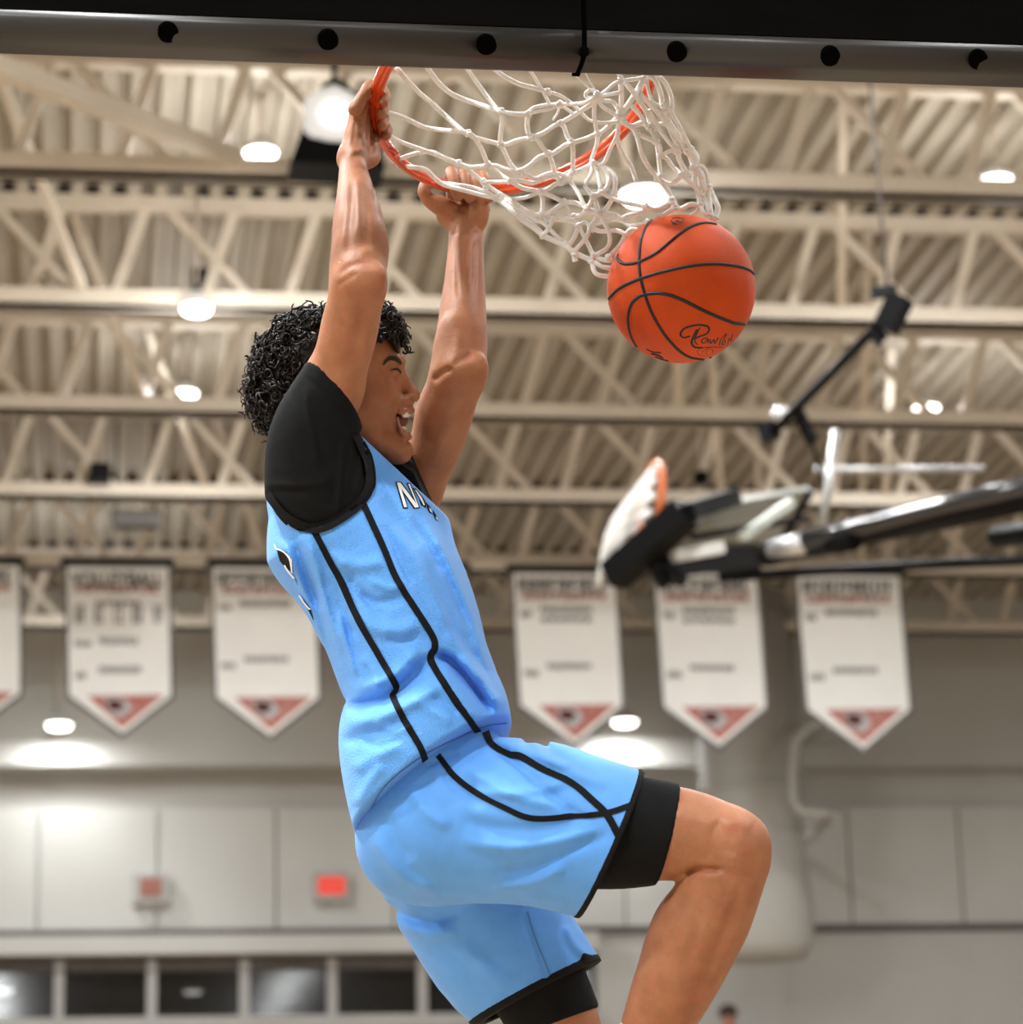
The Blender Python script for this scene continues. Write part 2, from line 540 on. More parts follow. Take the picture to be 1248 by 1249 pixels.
struct(MB().box((X0, YF+.4, zl0), (XW, YF+3.1, zl0+.05)).build('ceiling_2', M_room))
struct(MB().box((X0, YF+.4, zw0-.6), (XW, YF+3.0, zw0-.5)).build('floor_2', M_room))
xm = [xw(p, YF, 1205) for p in (-1058, -945, -832, -719, -606, -493, -380, -267, -154, -41, 72, 185, 298, 405, 515, 622)]+[XW]
for i in range(len(xm)-1):
    g = MB().box((xm[i]+.03, YF+.06, zw0), (xm[i+1]-.03, YF+.075, zw1)).build('window_%d' % (i+1), M_glass); struct(g)
    MB().box((xm[i]-.055, YF-.05, zw0), (xm[i]+.055, YF+.12, zw1+.12)).build('window_frame', M_mullion, g)
rr = random.Random(5)
for i in range(9):                    # furniture-like blocks in the room behind the glass
    xx = xm[10]+.3+i*.62; ww = rr.uniform(.2, .5)
    o = MB().box((xx, YF+2.2, zw0-.5), (xx+ww, YF+2.6, zw0+rr.uniform(.12, .33))).build('cabinet', mat('cabinet_%d' % i, rr.choice([(.2, .19, .18), (.16, .1, .07), (.3, .29, .28)]), .7, var=.3, vscale=3))
    tag(o, 'dim low cabinet standing in the room behind the windows', 'cabinet', 'cabinets behind the windows')
for (px, py) in ((6, 1207), (235, 1209), (440, 1168), (200, 1174), (262, 1176)):
    p = PY(px, py, YF+1.2)
    t = empty('ceiling_lamp', p); tag(t, 'small round lamp glowing in the room behind the windows', 'lamp', 'lamps behind the windows')
    MB().lathe(p, [(.10, 0), (.12, .02), (.12, .06)], 16).build('housing', M_mullion, t, True)
    MB().lathe(p, [(.095, -.03), (.10, .0)], 16).build('lens', mat('dim_lens', (1, 1, 1), emit=(1, .98, .94), estr=(6 if px == 6 else 2.2), var=.02), t, True)

# ---- roof trusses
TY = [17.8+2.58*i for i in range(-3, 6)]
names = {5: 'beige steel roof truss next to the far bulkhead', 4: 'beige steel roof truss that carries the row of banners', 3: 'beige steel roof truss one bay in front of the banner row',
         2: 'beige steel roof truss two bays in front of the banner row', 1: 'beige steel roof truss three bays in front of the banner row', 0: 'beige steel roof truss four bays in front of the banner row',
         -1: 'beige steel roof truss five bays in front of the banner row', -2: 'beige steel roof truss six bays in front of the banner row', -3: 'beige steel roof truss seven bays in front of the banner row'}
fshade = None
def cop(src, name, parent, dx, dy):
    o = bpy.data.objects.new(name, src.data); COL.objects.link(o); o.parent = parent
    o.matrix_parent_inverse = Matrix.Translation(-parent.location); o.location = (dx, dy, 0); return o
webs = None; vwebs = None
for ti, ty in enumerate(TY):
    kk = ti-3
    t = empty('roof_truss', (0, ty, ZCH)); tag(t, names[kk], 'truss', 'roof trusses')
    MB().box((X0, ty-.075, ZCH-.07), (X1, ty-.015, ZCH+.07)).box((X0, ty+.015, ZCH-.07), (X1, ty+.075, ZCH+.07)).box((X0, ty-.075, ZCH-.07), (X1, ty+.075, ZCH-.045)).build('bottom_chord', M_beige, t)
    MB().box((X0, ty-.06, ZT-.05), (X1, ty+.06, ZT+.055)).build('top_chord', M_beige, t)
    lo, hi = xw(-520, ty, 300), xw(1720, ty, 300)
    x = math.floor(lo/1.25)*1.25-rr.uniform(0, 1.2)
    lead = None
    while x < hi:
        if webs is None:
            webs = MB().bar((0, 0, ZCH+.03), (.22, 0, ZT-.02), .06, .075).build('web_member', M_beige, t)
            vwebs = MB().bar((0, 0, ZT-.02), (.62, 0, ZCH+.03), .06, .06).build('web_member', M_beige, t)
            for o in (webs, vwebs): o.location = (x, ty, 0)
            vwebs.location = (x-.28, ty, 0)
            cop(webs, 'web_member', t, x+.6, ty)
        else:
            cop(webs, 'web_member', t, x, ty); cop(webs, 'web_member', t, x+.6, ty); cop(vwebs, 'web_member', t, x-.28, ty)
        x += 1.25
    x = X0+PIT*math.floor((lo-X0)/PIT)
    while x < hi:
        if fshade is None:  # dark blocks put where the open flutes are only in shade
            fshade = MB().prism([Vector((.092, -.05, ZD-.002)), Vector((.104, -.05, ZD+.074)), Vector((.182, -.05, ZD+.074)), Vector((.194, -.05, ZD-.002))], (0, .05, 0)).build('flute_shade_block', M_fluteshade, t)
            fshade.location = (x, ty, 0)
        elif rr.random() < .93: cop(fshade, 'flute_shade_block', t, x, ty)
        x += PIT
# bridging between the trusses
def brace(name, a, b, wd, label):
    o = MB().bar(a, b, wd, wd).build(name, M_beige); tag(o, label, 'brace', 'diagonal roof braces'); return o
brace('roof_brace', PY(-80, 52, TY[2]+.1), PY(285, 192, TY[3]-.1), .11, 'thick diagonal brace ending at the truss chord beside the boxy black lamp')
for i in range(3, 8):
    for x in (xw(120+60*i, TY[i], 400)-1.6, xw(620+50*i, TY[i], 400), xw(1050+20*(i % 3), TY[i], 400)):
        brace('roof_brace', (x, TY[i]+.1, ZT-.04), (x+.55, TY[i+1]-.1, ZCH+.08), .06, 'thin diagonal brace in the roof bay '+('over the box lamp', 'over the basketball', 'over the folding strut', 'just in front of the banners', 'behind the banners')[i-3])

# ---- lamps
def lamp(p, label='round high bay lamp hanging from the roof trusses', group='high bay lamps', r=.11, watt=260., up=80., rod=True, cone=.12):
    p = Vector(p)
    t = empty('high_bay_lamp', p); tag(t, label, 'lamp', group)
    MB().lathe(p, [(r*1.05, 0), (r*1.1, .02), (r*.85, .06), (r*.5, cone*.7), (.04, cone*.9)], 20).build('housing', M_wallw, t, True)
    MB().lathe(p, [(r*.5, -.055), (r*.85, -.04), (r, 0)], 20).build('lens', M_lens, t, True)
    if rod: MB().tube([p+Vector((0, 0, cone+.05)), Vector((p.x, p.y, ZD))], .010, 6).build('rod', M_beige, t, True)
    l = bpy.data.lights.new('lamp_light', 'AREA'); l.shape = 'DISK'; l.size = .4; l.energy = watt; l.color = (.97, 1, 1)
    lo = bpy.data.objects.new('lamp_light', l); COL.objects.link(lo); lo.parent = t; lo.location = (0, 0, -.08)
    if up:  # extra point light, added to brighten the roof deck and chords
        l = bpy.data.lights.new('ceiling_fill', 'POINT'); l.shadow_soft_size = .2; l.energy = up; l.color = (.98, 1, 1)
        lo = bpy.data.objects.new('ceiling_fill', l); COL.objects.link(lo); lo.parent = t; lo.location = (0, 0, -.3)
    return t
lamp(PY(240, 375, 20.25), 'round lamp under the second truss chord beside the small black box', None)
lamp(PY(786, 237, 17.6), 'large bright lamp right above the basketball', None, r=.15)
lamp(PY(225, 480, 23.6), 'lamp half hidden behind the truss chord beside the black curls', None)
lamp(PY(110, 695, 29.0), 'lamp glowing behind the volleyball banner\'s upper corner', None)
lamp(PY(1130, 498, 23.6), 'lamp half hidden behind the chord beside the silver rods', None)
lamp(PY(318, 186, 18.4), 'lamp half hidden behind the chord beside the boxy black lamp', None)
lamp(PY(1215, 220, 18.3), 'lamp half hidden behind the chord above the black folding strut', None)
lamp(PY(72, 884, 32.2), 'round lamp hanging before the bulkhead below the banners', 'lamps below the banners', r=.14, watt=70., up=0)
lamp(PY(762, 880, 32.2), 'round lamp hanging before the bulkhead below the banners', 'lamps below the banners', r=.14, watt=70., up=0)
for x in (-8, -2, 4, 10):
    for y, wt in ((-5.5, 150.), (-.5, 480.), (4.3, 560.), (9., 300.)):
        lamp((x, y, 7.7), 'round high bay lamp over the near half of the court', 'lamps over the near half', watt=wt*(1.75 if x < 0 else .55))
for x in (-6, -1, 4, 9): lamp((x, 13.6, 7.9), 'unseen lamp added over mid court to brighten the truss chords', 'added lamps over mid court', watt=260, up=110)  # row added out of view to light the chord fronts
for x in (-10, 13):
    for y in (19, 25): lamp((x, y, 7.7), 'round high bay lamp near a side wall', 'lamps by the side walls')
# boxy black lamp by the near hand
p = PY(405, 140, 17.3)
t = empty('box_lamp', p); tag(t, 'black boxy lamp with white hexagonal lens on the truss behind the near hand', 'lamp')
def pl(q, Y): return [PY(a, b, Y) for a, b in q]
MB().prism(pl([(354, 197), (372, 150), (376, 122), (398, 100), (415, 96), (440, 118), (462, 150), (470, 203)], 17.3), (0, .35, 0)).build('housing', M_blackmetal, t)
MB().prism(pl([(371, 160), (371, 122), (388, 112), (408, 106), (425, 114), (448, 130), (450, 176), (400, 172), (378, 167)], 17.29), (0, -.03, 0)).build('lens', mat('soft_lens', (.9, .92, .95), emit=(.95, .98, 1), estr=.5, var=.05, vscale=2), t)
MB().lathe(PY(408, 138, 17.26), [(.06, 0), (.06, .03)], 16, (0, -1, 0)).build('bulb', M_lens, t)
MB().tube([PY(408, 98, 17.4), Vector((PY(408, 98, 17.4).x, 17.4, ZD))], .02, 6).build('rod', M_blackmetal, t)
# little black boxes and a dark grille up in the roof
for (px, py, Y, s) in ((245, 340, 20.6, .07), (855, 583, 25.4, .06), (122, 578, 25.4, .09), (1105, 688, 27.8, .05)):
    p = PY(px, py, Y); t = empty('junction_box', p); tag(t, 'small black box hanging under the roof trusses', 'box', 'black boxes in the roof')
    MB().box(p-Vector((s, s, s*.9)), p+Vector((s, s, s*.9))).build('case', M_blackmetal, t)
    MB().tube([p, Vector((p.x, p.y, ZD))], .008, 6).build('conduit', M_beige, t)
p = PY(165, 632, 25.7)
t = empty('air_grille', p); tag(t, 'dark air grille hanging under the truss in front of the banners', 'grille')
MB().prism(pl([(135, 622), (198, 622), (194, 640), (140, 640)], 25.75), (0, .2, 0)).build('grille_face', M_darktrim, t)
for px in (142, 190): q = PY(px, 624, 25.85); MB().tube([q, Vector((q.x, q.y, ZD))], .012, 6).build('hanger', M_blackmetal, t)

# ---- banners
M_cloth = mat('banner_cloth', (.93, .92, .90), rough=.8, var=.04, vscale=4, bump=.1, bscale=6)
M_bord = mat('banner_border', (.16, .15, .15), rough=.8, var=.2, vscale=6)
M_ink = mat('banner_ink', (.012, .011, .011), rough=.8, var=.2, vscale=9)
M_red = mat('banner_red', (.42, .10, .08), rough=.8, var=.35, vscale=14, var2=(.55, .30, .27))
M_mar = mat('banner_maroon', (.10, .02, .02), rough=.8, var=.3, vscale=14)
M_grey = mat('banner_grey', (.55, .55, .56), rough=.8, var=.3, vscale=12)
M_faint = mat('banner_small_print', (.14, .12, .12), rough=.8, var=.4, vscale=30, var2=(.4, .37, .35))
YBN = TY[7]-.12
bl = ['white pennant banner cut off beside the volleyball banner', 'white pennant banner headed VOLLEYBALL with a row of small columns', 'white pennant banner beside the player\'s back with two faint lines',
      'white pennant banner hidden behind the player\'s chest', 'white pennant banner crossed by the folded backboard\'s shadowy arm', 'white pennant banner under the folded side backboard', 'white pennant banner farthest from the player, with a long dense heading']
for bi, (lx, ty_) in enumerate(((-104, 686), (78, 688), (256, 689), (438, 692), (622, 696), (795, 697), (968, 699))):
    a = PY(lx, ty_, YBN); W_ = PY(lx+131, ty_, YBN).x-a.x
    S_ = W_/131.0
    def bp_(u, v, off=0.): return Vector((a.x+u*S_, YBN-off, a.z-v*S_))
    t = empty('banner', bp_(65, 0)); tag(t, bl[bi], 'banner', 'championship banners')
    def poly(name, q, m, off): return MB().prism([bp_(u, v, off) for u, v in q], (0, .004, 0)).build(name, m, t)
    out = [(0, 0), (131, 0), (136, 167), (73, 218), (5, 167)]
    poly('border', out, M_bord, 0)
    poly('cloth', [(4, 3), (127, 3), (131, 164), (73, 211), (9, 164)], M_cloth, .005)
    MB().tube([bp_(-3, -3), bp_(134, -3)], .038, 8).build('rod', M_blackmetal, t)
    def bars(u0, u1, v0, v1, n, m, nm, off=.01, fill=.74):
        b = MB()
        for i in range(n):
            c0 = u0+(u1-u0)*i/n; c1 = c0+(u1-u0)/n*fill
            kind = rr.randrange(4); mid = (v0+v1)/2; q = (c1-c0)*.42
            b.prism([bp_(c0, v0, off), bp_(c0+q, v0, off), bp_(c0+q, v1, off), bp_(c0, v1, off)], (0, .003, 0))
            if kind in (0, 1): b.prism([bp_(c1-q, v0, off), bp_(c1, v0, off), bp_(c1, v1, off), bp_(c1-q, v1, off)], (0, .003, 0))
            if kind in (0, 2, 3): b.prism([bp_(c0, v0, off), bp_(c1, v0, off), bp_(c1, v0+3, off), bp_(c0, v0+3, off)], (0, .003, 0))
            if kind in (1, 2): b.prism([bp_(c0, v1-3, off), bp_(c1, v1-3, off), bp_(c1, v1, off), bp_(c0, v1, off)], (0, .003, 0))
            if kind == 3: b.prism([bp_(c0, mid-1, off), bp_(c1, mid-1, off), bp_(c1, mid+2, off), bp_(c0, mid+2, off)], (0, .003, 0))
        o = b.build(nm, m, t); return o
    if bi == 1:
        cu_ = bpy.data.curves.new('heading', 'FONT'); cu_.body = 'VOLLEYBALL'; cu_.align_x = 'CENTER'; cu_.size = 24*S_; cu_.extrude = .001; cu_.offset = .004
        tmp = bpy.data.objects.new('heading', cu_); COL.objects.link(tmp)
        me = bpy.data.meshes.new_from_object(tmp.evaluated_get(bpy.context.evaluated_depsgraph_get())); bpy.data.objects.remove(tmp)
        wd = max(v.co.x for v in me.vertices)-min(v.co.x for v in me.vertices)
        me.transform(Matrix.Translation(bp_(65, 27, .012)) @ Matrix.Rotation(math.pi/2, 4, 'X') @ Matrix.Diagonal((112*S_/wd, 1, 1, 1)))
        me.materials.clear(); link('heading', me, M_ink, t)
    else: bars(10, 121, 9, 24, (9, 9, 10, 9, 9, 9, 13)[bi], M_ink, 'heading')
    bars(14, 118, 26, 36, 11, M_red, 'script_line', .011, .8)
    if bi == 1:
        for c in (14, 38, 62, 84, 110): bars(c, c+13, 52, 74, 2, M_faint, 'small_print')
        bars(40, 95, 46, 51, 6, M_faint, 'small_print')
        bars(44, 92, 92, 101, 9, M_faint, 'small_print'); bars(14, 36, 96, 104, 4, M_faint, 'small_print')
        bars(44, 96, 128, 137, 10, M_faint, 'small_print'); bars(16, 30, 136, 144, 3, M_faint, 'small_print')
    else:
        bars(36, 100, 44, 52, 10, M_faint, 'small_print'); bars(12, 26, 50, 58, 3, M_faint, 'small_print')
        if bi in (4, 5): bars(36, 100, 56, 63, 6, M_faint, 'small_print')
        bars(42, 96, 114, 121, 8, M_faint, 'small_print'); bars(14, 32, 122, 130, 3, M_faint, 'small_print')
    poly('emblem', [(30, 165), (124, 163), (73, 205)], M_red, .009)
    poly('emblem_mane', [(50, 170), (66, 166), (80, 172), (84, 182), (72, 192), (56, 186)], M_grey, .012)
    poly('emblem_head', [(54, 172), (66, 169), (76, 176), (68, 184), (56, 182)], M_mar, .015)

# ---- signs, duct and pipe on the far side
for (px, py, lit) in ((184, 1083, 0), (404, 1081, 1)):
    p = PY(px, py, YF-.06); t = empty('exit_sign', p)
    tag(t, 'glowing red exit sign on the pale far wall' if lit else 'dull red exit sign in a grey case on the pale far wall', 'sign')
    MB().box((p.x-.2, YF-.12, p.z-.17), (p.x+.2, YF+.03, p.z+.15)).build('case', M_mullion, t)
    MB().box((p.x-(.15 if lit else .12), YF-.135, p.z-.1), (p.x+(.15 if lit else .12), YF-.12, p.z+.1)).build('face', mat('red_face_%d' % lit, (.6, .07, .05) if lit else (.34, .13, .10), emit=(1, .06, .04), estr=(.9 if lit else 0), var=.1), t)
c0 = PY(925, 1170, 31.0); c1 = PY(925, 860, 31.0)
dh = c1.z-c0.z
t = empty('air_duct', c0); tag(t, 'big pale round air duct coming down beside the knee', 'duct')
MB().lathe(Vector((c0.x, 31.0, c0.z)), [(.25, -.03), (.52, 0), (.60, .15), (.62, .5), (.58, .9), (.55, 1.4), (.55, dh+1.2)], 32).build('duct_body', M_wall, t, True)
for q in (.9, 1.8): MB().lathe(Vector((c0.x, 31.0, c0.z+q)), [(.59, -.02), (.59, .02)], 32).build('seam_band', M_wall, t, True)
tag(MB().tube([Vector((PY(1060, 862, 30.2).x, YF-.35, PY(1060, 862, 30.2).z+.1))]+[PY(a, b, 30.2) for a, b in ((1060, 862), (1020, 872), (985, 888), (970, 905), (967, 940), (968, 975), (975, 988), (1000, 992), (1020, 992))]+[Vector((PY(1020, 992, 30.2).x+.2, YF-.0, PY(1020, 992, 30.2).z))], .045, 10).build('conduit_pipe', M_wallw, None, True), 'pale bent conduit pipe hanging beside the round duct', 'pipe')

# ---- spectator on the balcony
zf = 2.62
struct(MB().box((XW, YF-2.2, zf-.2), (X1, YF, zf)).build('trim_7', M_wall))
hp = PY(889, 1241, YF-1.0)
sp = empty('person', Vector((hp.x, YF-1.0, zf))); tag(sp, 'distant spectator in dark clothes standing on the balcony, only the head showing', 'person')
SP = MB()
bs = hp.z-.1-zf
bodym = bpy.data.meshes.new('body'); bb = bmesh.new()
sk = [(0, 0, zf+.9), (0, 0, zf+1.2), (0, 0, hp.z-.30), (0, 0, hp.z-.16), (0, 0, hp.z-.05), (0, 0, hp.z+.06), (.2, 0, hp.z-.34), (.26, 0, zf+1.15), (.25, -.05, zf+.9), (-.2, 0, hp.z-.34), (-.26, 0, zf+1.15), (-.25, -.05, zf+.9),
      (.1, 0, zf+.85), (.11, 0, zf+.45), (.11, 0, zf+.06), (.11, -.16, zf+.04), (-.1, 0, zf+.85), (-.11, 0, zf+.45), (-.11, 0, zf+.06), (-.11, -.16, zf+.04)]
vv = [bb.verts.new((hp.x+x, YF-1.0+y, z)) for x, y, z in sk]
for a_, b_ in ((0, 1), (1, 2), (2, 3), (3, 4), (4, 5), (2, 6), (6, 7), (7, 8), (2, 9), (9, 10), (10, 11), (0, 12), (12, 13), (13, 14), (14, 15), (0, 16), (16, 17), (17, 18), (18, 19)): bb.edges.new((vv[a_], vv[b_]))
bb.to_mesh(bodym); bb.free()
so = bpy.data.objects.new('body', bodym); COL.objects.link(so)
md = so.modifiers.new('skin', 'SKIN'); md.use_smooth_shade = True
rad = [.15, .15, .16, .055, .085, .075, .075, .045, .035, .075, .045, .035, .09, .06, .045, .04, .09, .06, .045, .04]
for i, r in enumerate(rad): bodym.skin_vertices[0].data[i].radius = (r, r)
bodym.skin_vertices[0].data[0].use_root = True
sd = so.modifiers.new('sub', 'SUBSURF'); sd.levels = sd.render_levels = 2
me = bpy.data.meshes.new_from_object(so.evaluated_get(bpy.context.evaluated_depsgraph_get())); bpy.data.objects.remove(so)
M_sk2 = mat('spectator_skin', (.45, .2, .13), .6, var=.1); M_cl2 = mat('spectator_clothes', (.03, .03, .035), .8, var=.2)
me.materials.append(M_cl2); me.materials.append(M_sk2)
for pgn in me.polygons:
    if pgn.center.z > hp.z-.2: pgn.material_index = 1
link('body', me, None, sp, True)
MB().lathe(Vector((hp.x, YF-.97, hp.z)), [(.06, -.02), (.105, .02), (.105, .08), (.075, .13), (.02, .15)], 16).build('hair', mat('spectator_hair', (.05, .025, .015), .7, var=.3), sp, True)

M_gloss = mat('gloss_black', (.02, .02, .022), rough=.18, spec=.8, var=.2, vscale=6)
# ---- folded side basket, hanging from the roof
fb = empty('folded_basket', PW(870, 650, 17.8)); tag(fb, 'side backboard folded up under the roof on black arms', 'basketball backboard')
A, B_, C2, D = PW(748, 704, 17.3), PW(838, 624, 17.0), PW(988, 597, 18.5), PW(942, 676, 18.8)
M_acr = mat('grey_board', (.42, .43, .40), rough=.3, var=.2, vscale=3)
nrm = (B_-A).cross(D-A).normalized()
MB().prism([A, B_, C2, D], nrm*.03).build('board', M_acr, fb)
for a_, b_, wd in ((A, B_, .16), (B_, PW(895, 607, 17.6), .10), (PW(812, 692, 17.5), D, .13), (D, C2, .05), (PW(845, 655, 17.3), PW(985, 632, 18.4), .04)):
    MB().bar(a_, b_, wd, wd).build('frame_bar', M_blackmetal, fb)
MB().bar(PW(822, 678, 17.2), PW(880, 668, 17.4), .07, .07).build('cushion', mat('pale_cushion', (.7, .69, .65), .6, var=.1), fb)
MB().bar(PW(905, 655, 17.4), PW(965, 612, 17.9), .05, .05).build('brace_bar', mat('pale_brace', (.62, .66, .6), .4, var=.1), fb)
for a_, b_ in (((800, 690), (812, 716)), ((812, 690), (836, 712))): MB().bar(PW(*a_, 17.2), PW(*b_, 17.2), .06, .06).build('bracket', M_blackmetal, fb)
MB().tube([PW(935, 676, 17.2), PW(1030, 652, 16.6), PW(1150, 626, 15.8), PW(1330, 585, 14.6)], [.075, .08, .09, .095], 12).build('mast_arm', M_blackmetal, fb, True)
MB().tube([PW(945, 671, 17.1), PW(985, 662, 16.8)], .062, 12).build('sleeve', M_silver, fb, True)
MB().tube([PW(985, 658, 16.72), PW(1040, 645, 16.4), PW(1150, 617, 15.65), PW(1330, 575, 14.45)], [.06, .05, .045, .045], 12).build('polished_tube', M_gloss, fb, True)
MB().tube([PW(990, 664, 16.85), PW(1040, 656, 16.4)], .075, 12).build('collar', M_blackmetal, fb, True)
MB().tube([PW(880, 704, 17.5), PW(1100, 690, 16.5), PW(1320, 680, 15.5)], .03, 8).build('lower_stay', M_blackmetal, fb, True)
MB().tube([PW(1215, 655, 15.6), PW(1330, 640, 14.9)], .06, 8).build('lower_arm', M_blackmetal, fb, True)
MB().tube([PW(1020, 525, 17.4), PW(1003, 640, 17.2)], .026, 8).build('silver_rod', M_silver, fb, True)
MB().tube([PW(995, 573, 17.4), PW(1200, 572, 17.8)], .022, 8).build('silver_rod', M_silver, fb, True)
# its rim and net, seen edge-on
rc = PW(794, 612, 17.4); ax = (PW(830, 602, 17.4)-rc).normalized(); up_ = (PW(801, 560, 17.4)-rc).normalized(); dp = ax.cross(up_).normalized()
MB().tube([rc+up_*.23*math.cos(t_)+(dp*.97+ax*.22).normalized()*.23*math.sin(t_) for t_ in np.linspace(0, 2*math.pi, 32, endpoint=False)], .022, 8, closed=True).build('rim', M_rim0 if False else mat('rim_far', (.75, .16, .04), .4, var=.2), fb, True)
for k in range(14):
    a_ = 2*math.pi*k/14
    s0 = rc+up_*.225*math.cos(a_)+dp*.225*math.sin(a_); s1 = rc-ax*.22-up_*.16+up_*.12*math.cos(a_+.4)+dp*.12*math.sin(a_+.4)
    s2 = rc-ax*.26-up_*.34+up_*.09*math.cos(a_)+dp*.09*math.sin(a_)
    MB().tube(catmull([s0, s1, s2], 3), .014, 5).build('net_cord', M_cloth, fb, True)
# fold strut on its cable
fs_ = empty('fold_strut', PW(1010, 450, 16.8)); tag(fs_, 'black folding strut hanging on a cable above the folded backboard', 'strut')
MB().tube([PW(1096, 372, 16.5), PW(936, 534, 17.1)], .03, 10).build('strut_tube', M_blackmetal, fs_, True)
MB().bar(PW(1080, 402, 16.5), PW(1100, 362, 16.5), .12, .12).build('pulley_block', M_blackmetal, fs_)
MB().bar(PW(1062, 358, 16.5), PW(1094, 354, 16.5), .05, .06).build('pulley_cap', M_blackmetal, fs_)
MB().bar(PW(1060, 400, 16.5), PW(1078, 416, 16.5), .05, .07).build('clamp', M_blackmetal, fs_)
MB().bar(PW(926, 530, 17.1), PW(950, 522, 17.1), .08, .10).build('end_block', M_blackmetal, fs_)
MB().bar(PW(972, 500, 17.0), PW(992, 540, 17.0), .06, .05).build('hinge', M_blackmetal, fs_)
MB().tube([PW(985, 520, 17.0), PW(1005, 590, 17.1)], .012, 6).build('link', M_blackmetal, fs_, True)
MB().sphere(PW(952, 506, 17.05), .055, 10, 6).build('pulley_wheel', M_silver, fs_, True)
MB().tube([PW(1083, 358, 16.5), Vector((PW(1072, 250, 16.5).x, PW(1083, 358, 16.5).y, ZD))], .009, 6).build('cable', M_darktrim, fs_, True)

# ================================================================== backboard over the player
YBD = 4.13                              # face of the board towards the rim
bx = PY(712, 71, 4.05).x
zpad = PY(712, 70, 4.045).z
bb_ = empty('backboard', Vector((bx, YBD, zpad))); tag(bb_, 'glass backboard with black padding along its lower edge', 'backboard')
M_lip_ = mat('brown_black_pad', (.019, .016, .0145), rough=.42, var=.3, vscale=14, stretch=(.5, 3, 3))  # lower edge of the pad, browner and less black than above
M_pad = mat('black_pad', (.0022, .002, .002), spec=.04, rough=.8, var=.35, vscale=14, bump=.08, bscale=30, stretch=(.5, 3, 3))
M_hole = mat('pad_hole', (.002, .002, .002), rough=.9, spec=0, var=.2)
y0, y1 = 4.035, 4.125
HW = .915
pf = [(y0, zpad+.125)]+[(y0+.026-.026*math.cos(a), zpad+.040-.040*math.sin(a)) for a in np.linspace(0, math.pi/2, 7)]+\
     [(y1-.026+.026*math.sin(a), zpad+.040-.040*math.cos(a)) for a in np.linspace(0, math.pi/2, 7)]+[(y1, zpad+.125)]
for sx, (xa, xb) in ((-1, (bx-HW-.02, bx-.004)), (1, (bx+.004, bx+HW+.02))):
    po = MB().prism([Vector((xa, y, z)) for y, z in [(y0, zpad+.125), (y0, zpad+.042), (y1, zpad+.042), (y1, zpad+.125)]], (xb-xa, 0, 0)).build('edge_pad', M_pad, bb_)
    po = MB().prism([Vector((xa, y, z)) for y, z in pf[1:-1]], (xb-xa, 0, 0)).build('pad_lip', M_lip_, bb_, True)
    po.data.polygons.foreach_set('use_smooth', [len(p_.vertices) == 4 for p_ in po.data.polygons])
for px, py in ((-60, 29), (205, 38), (400, 47), (593, 53), (825, 62), (1012, 67), (1192, 71)):
    d = Vector(ray(px, py)); c = CAMV+d*((y0+.010-CAM[1])/d.y)
    ex = Vector((1, 0, .25)).normalized()*.0165; ey = Vector((.004, .011, -.0105)).normalized()
    nn = ex.cross(ey).normalized()
    ring = [c+ex*math.cos(t_)*(1 if abs(math.cos(t_)) < .9 else .95)+ey*.0155*math.sin(t_)-nn*0 for t_ in np.linspace(0, 2*math.pi, 16, endpoint=False)]
    MB().prism([q-Vector((0, .006, .006)) for q in ring], Vector((0, .012, .012))).build('pad_bolt', M_hole, bb_)
MB().box((bx-.006, y0+.006, zpad+.004), (bx+.006, y1, zpad+.125)).build('pad_seam', M_hole, bb_)
M_bglass = mat('board_glass', (.5, .6, .55), rough=.04, alpha=.14, var=.03, vscale=2)
MB().box((bx-HW, YBD-.03, zpad+.10), (bx+HW, YBD, zpad+1.15)).build('glass', M_bglass, bb_)
for q in (((bx-HW, YBD-.06, zpad+.06), (bx+HW, YBD-.01, zpad+.10)), ((bx-HW, YBD-.06, zpad+1.12), (bx+HW, YBD-.01, zpad+1.17)),
          ((bx-HW-.03, YBD-.06, zpad+.06), (bx-HW+.02, YBD-.01, zpad+1.17)), ((bx+HW-.02, YBD-.06, zpad+.06), (bx+HW+.03, YBD-.01, zpad+1.17))):
    MB().box(*q).build('board_frame', M_steel0 if False else M_mullion, bb_)
MB().box((bx-.12, YBD, zpad+.13), (bx+.12, YBD+.02, zpad+.32)).build('mount_plate', M_blackmetal, bb_)
for s_ in (-1, 1):
    MB().box((bx+s_*.45-.04, YBD-.14, zpad+.3), (bx+s_*.45+.04, YBD-.06, ZD)).build('mast', M_blackmetal, bb_)
MB().box((bx-.49, YBD-.13, zpad+.45), (bx+.49, YBD-.07, zpad+.53)).build('cross_bar', M_blackmetal, bb_)

# ================================================================== hoop geometry shared by rim, hands and net
RIM_C = np.array(c2w([0.00664, 0.70334, 4.87866])).ravel()
_n = np.array([-0.23666678, 0.77477714, 0.58626719])
RIM_N = _n[0]*_R+_n[1]*_U+_n[2]*_F
_u = np.cross(_n, [0, 0, 1]); _u /= np.linalg.norm(_u); _v = np.cross(_n, _u)
RIM_U = _u[0]*_R+_u[1]*_U+_u[2]*_F; RIM_V = _v[0]*_R+_v[1]*_U+_v[2]*_F
RIM_R = .2375
def rim_pt(deg, r=RIM_R, up=0.):
    a = math.radians(deg)
    return Vector(RIM_C+r*(math.cos(a)*RIM_U+math.sin(a)*RIM_V)+up*RIM_N)

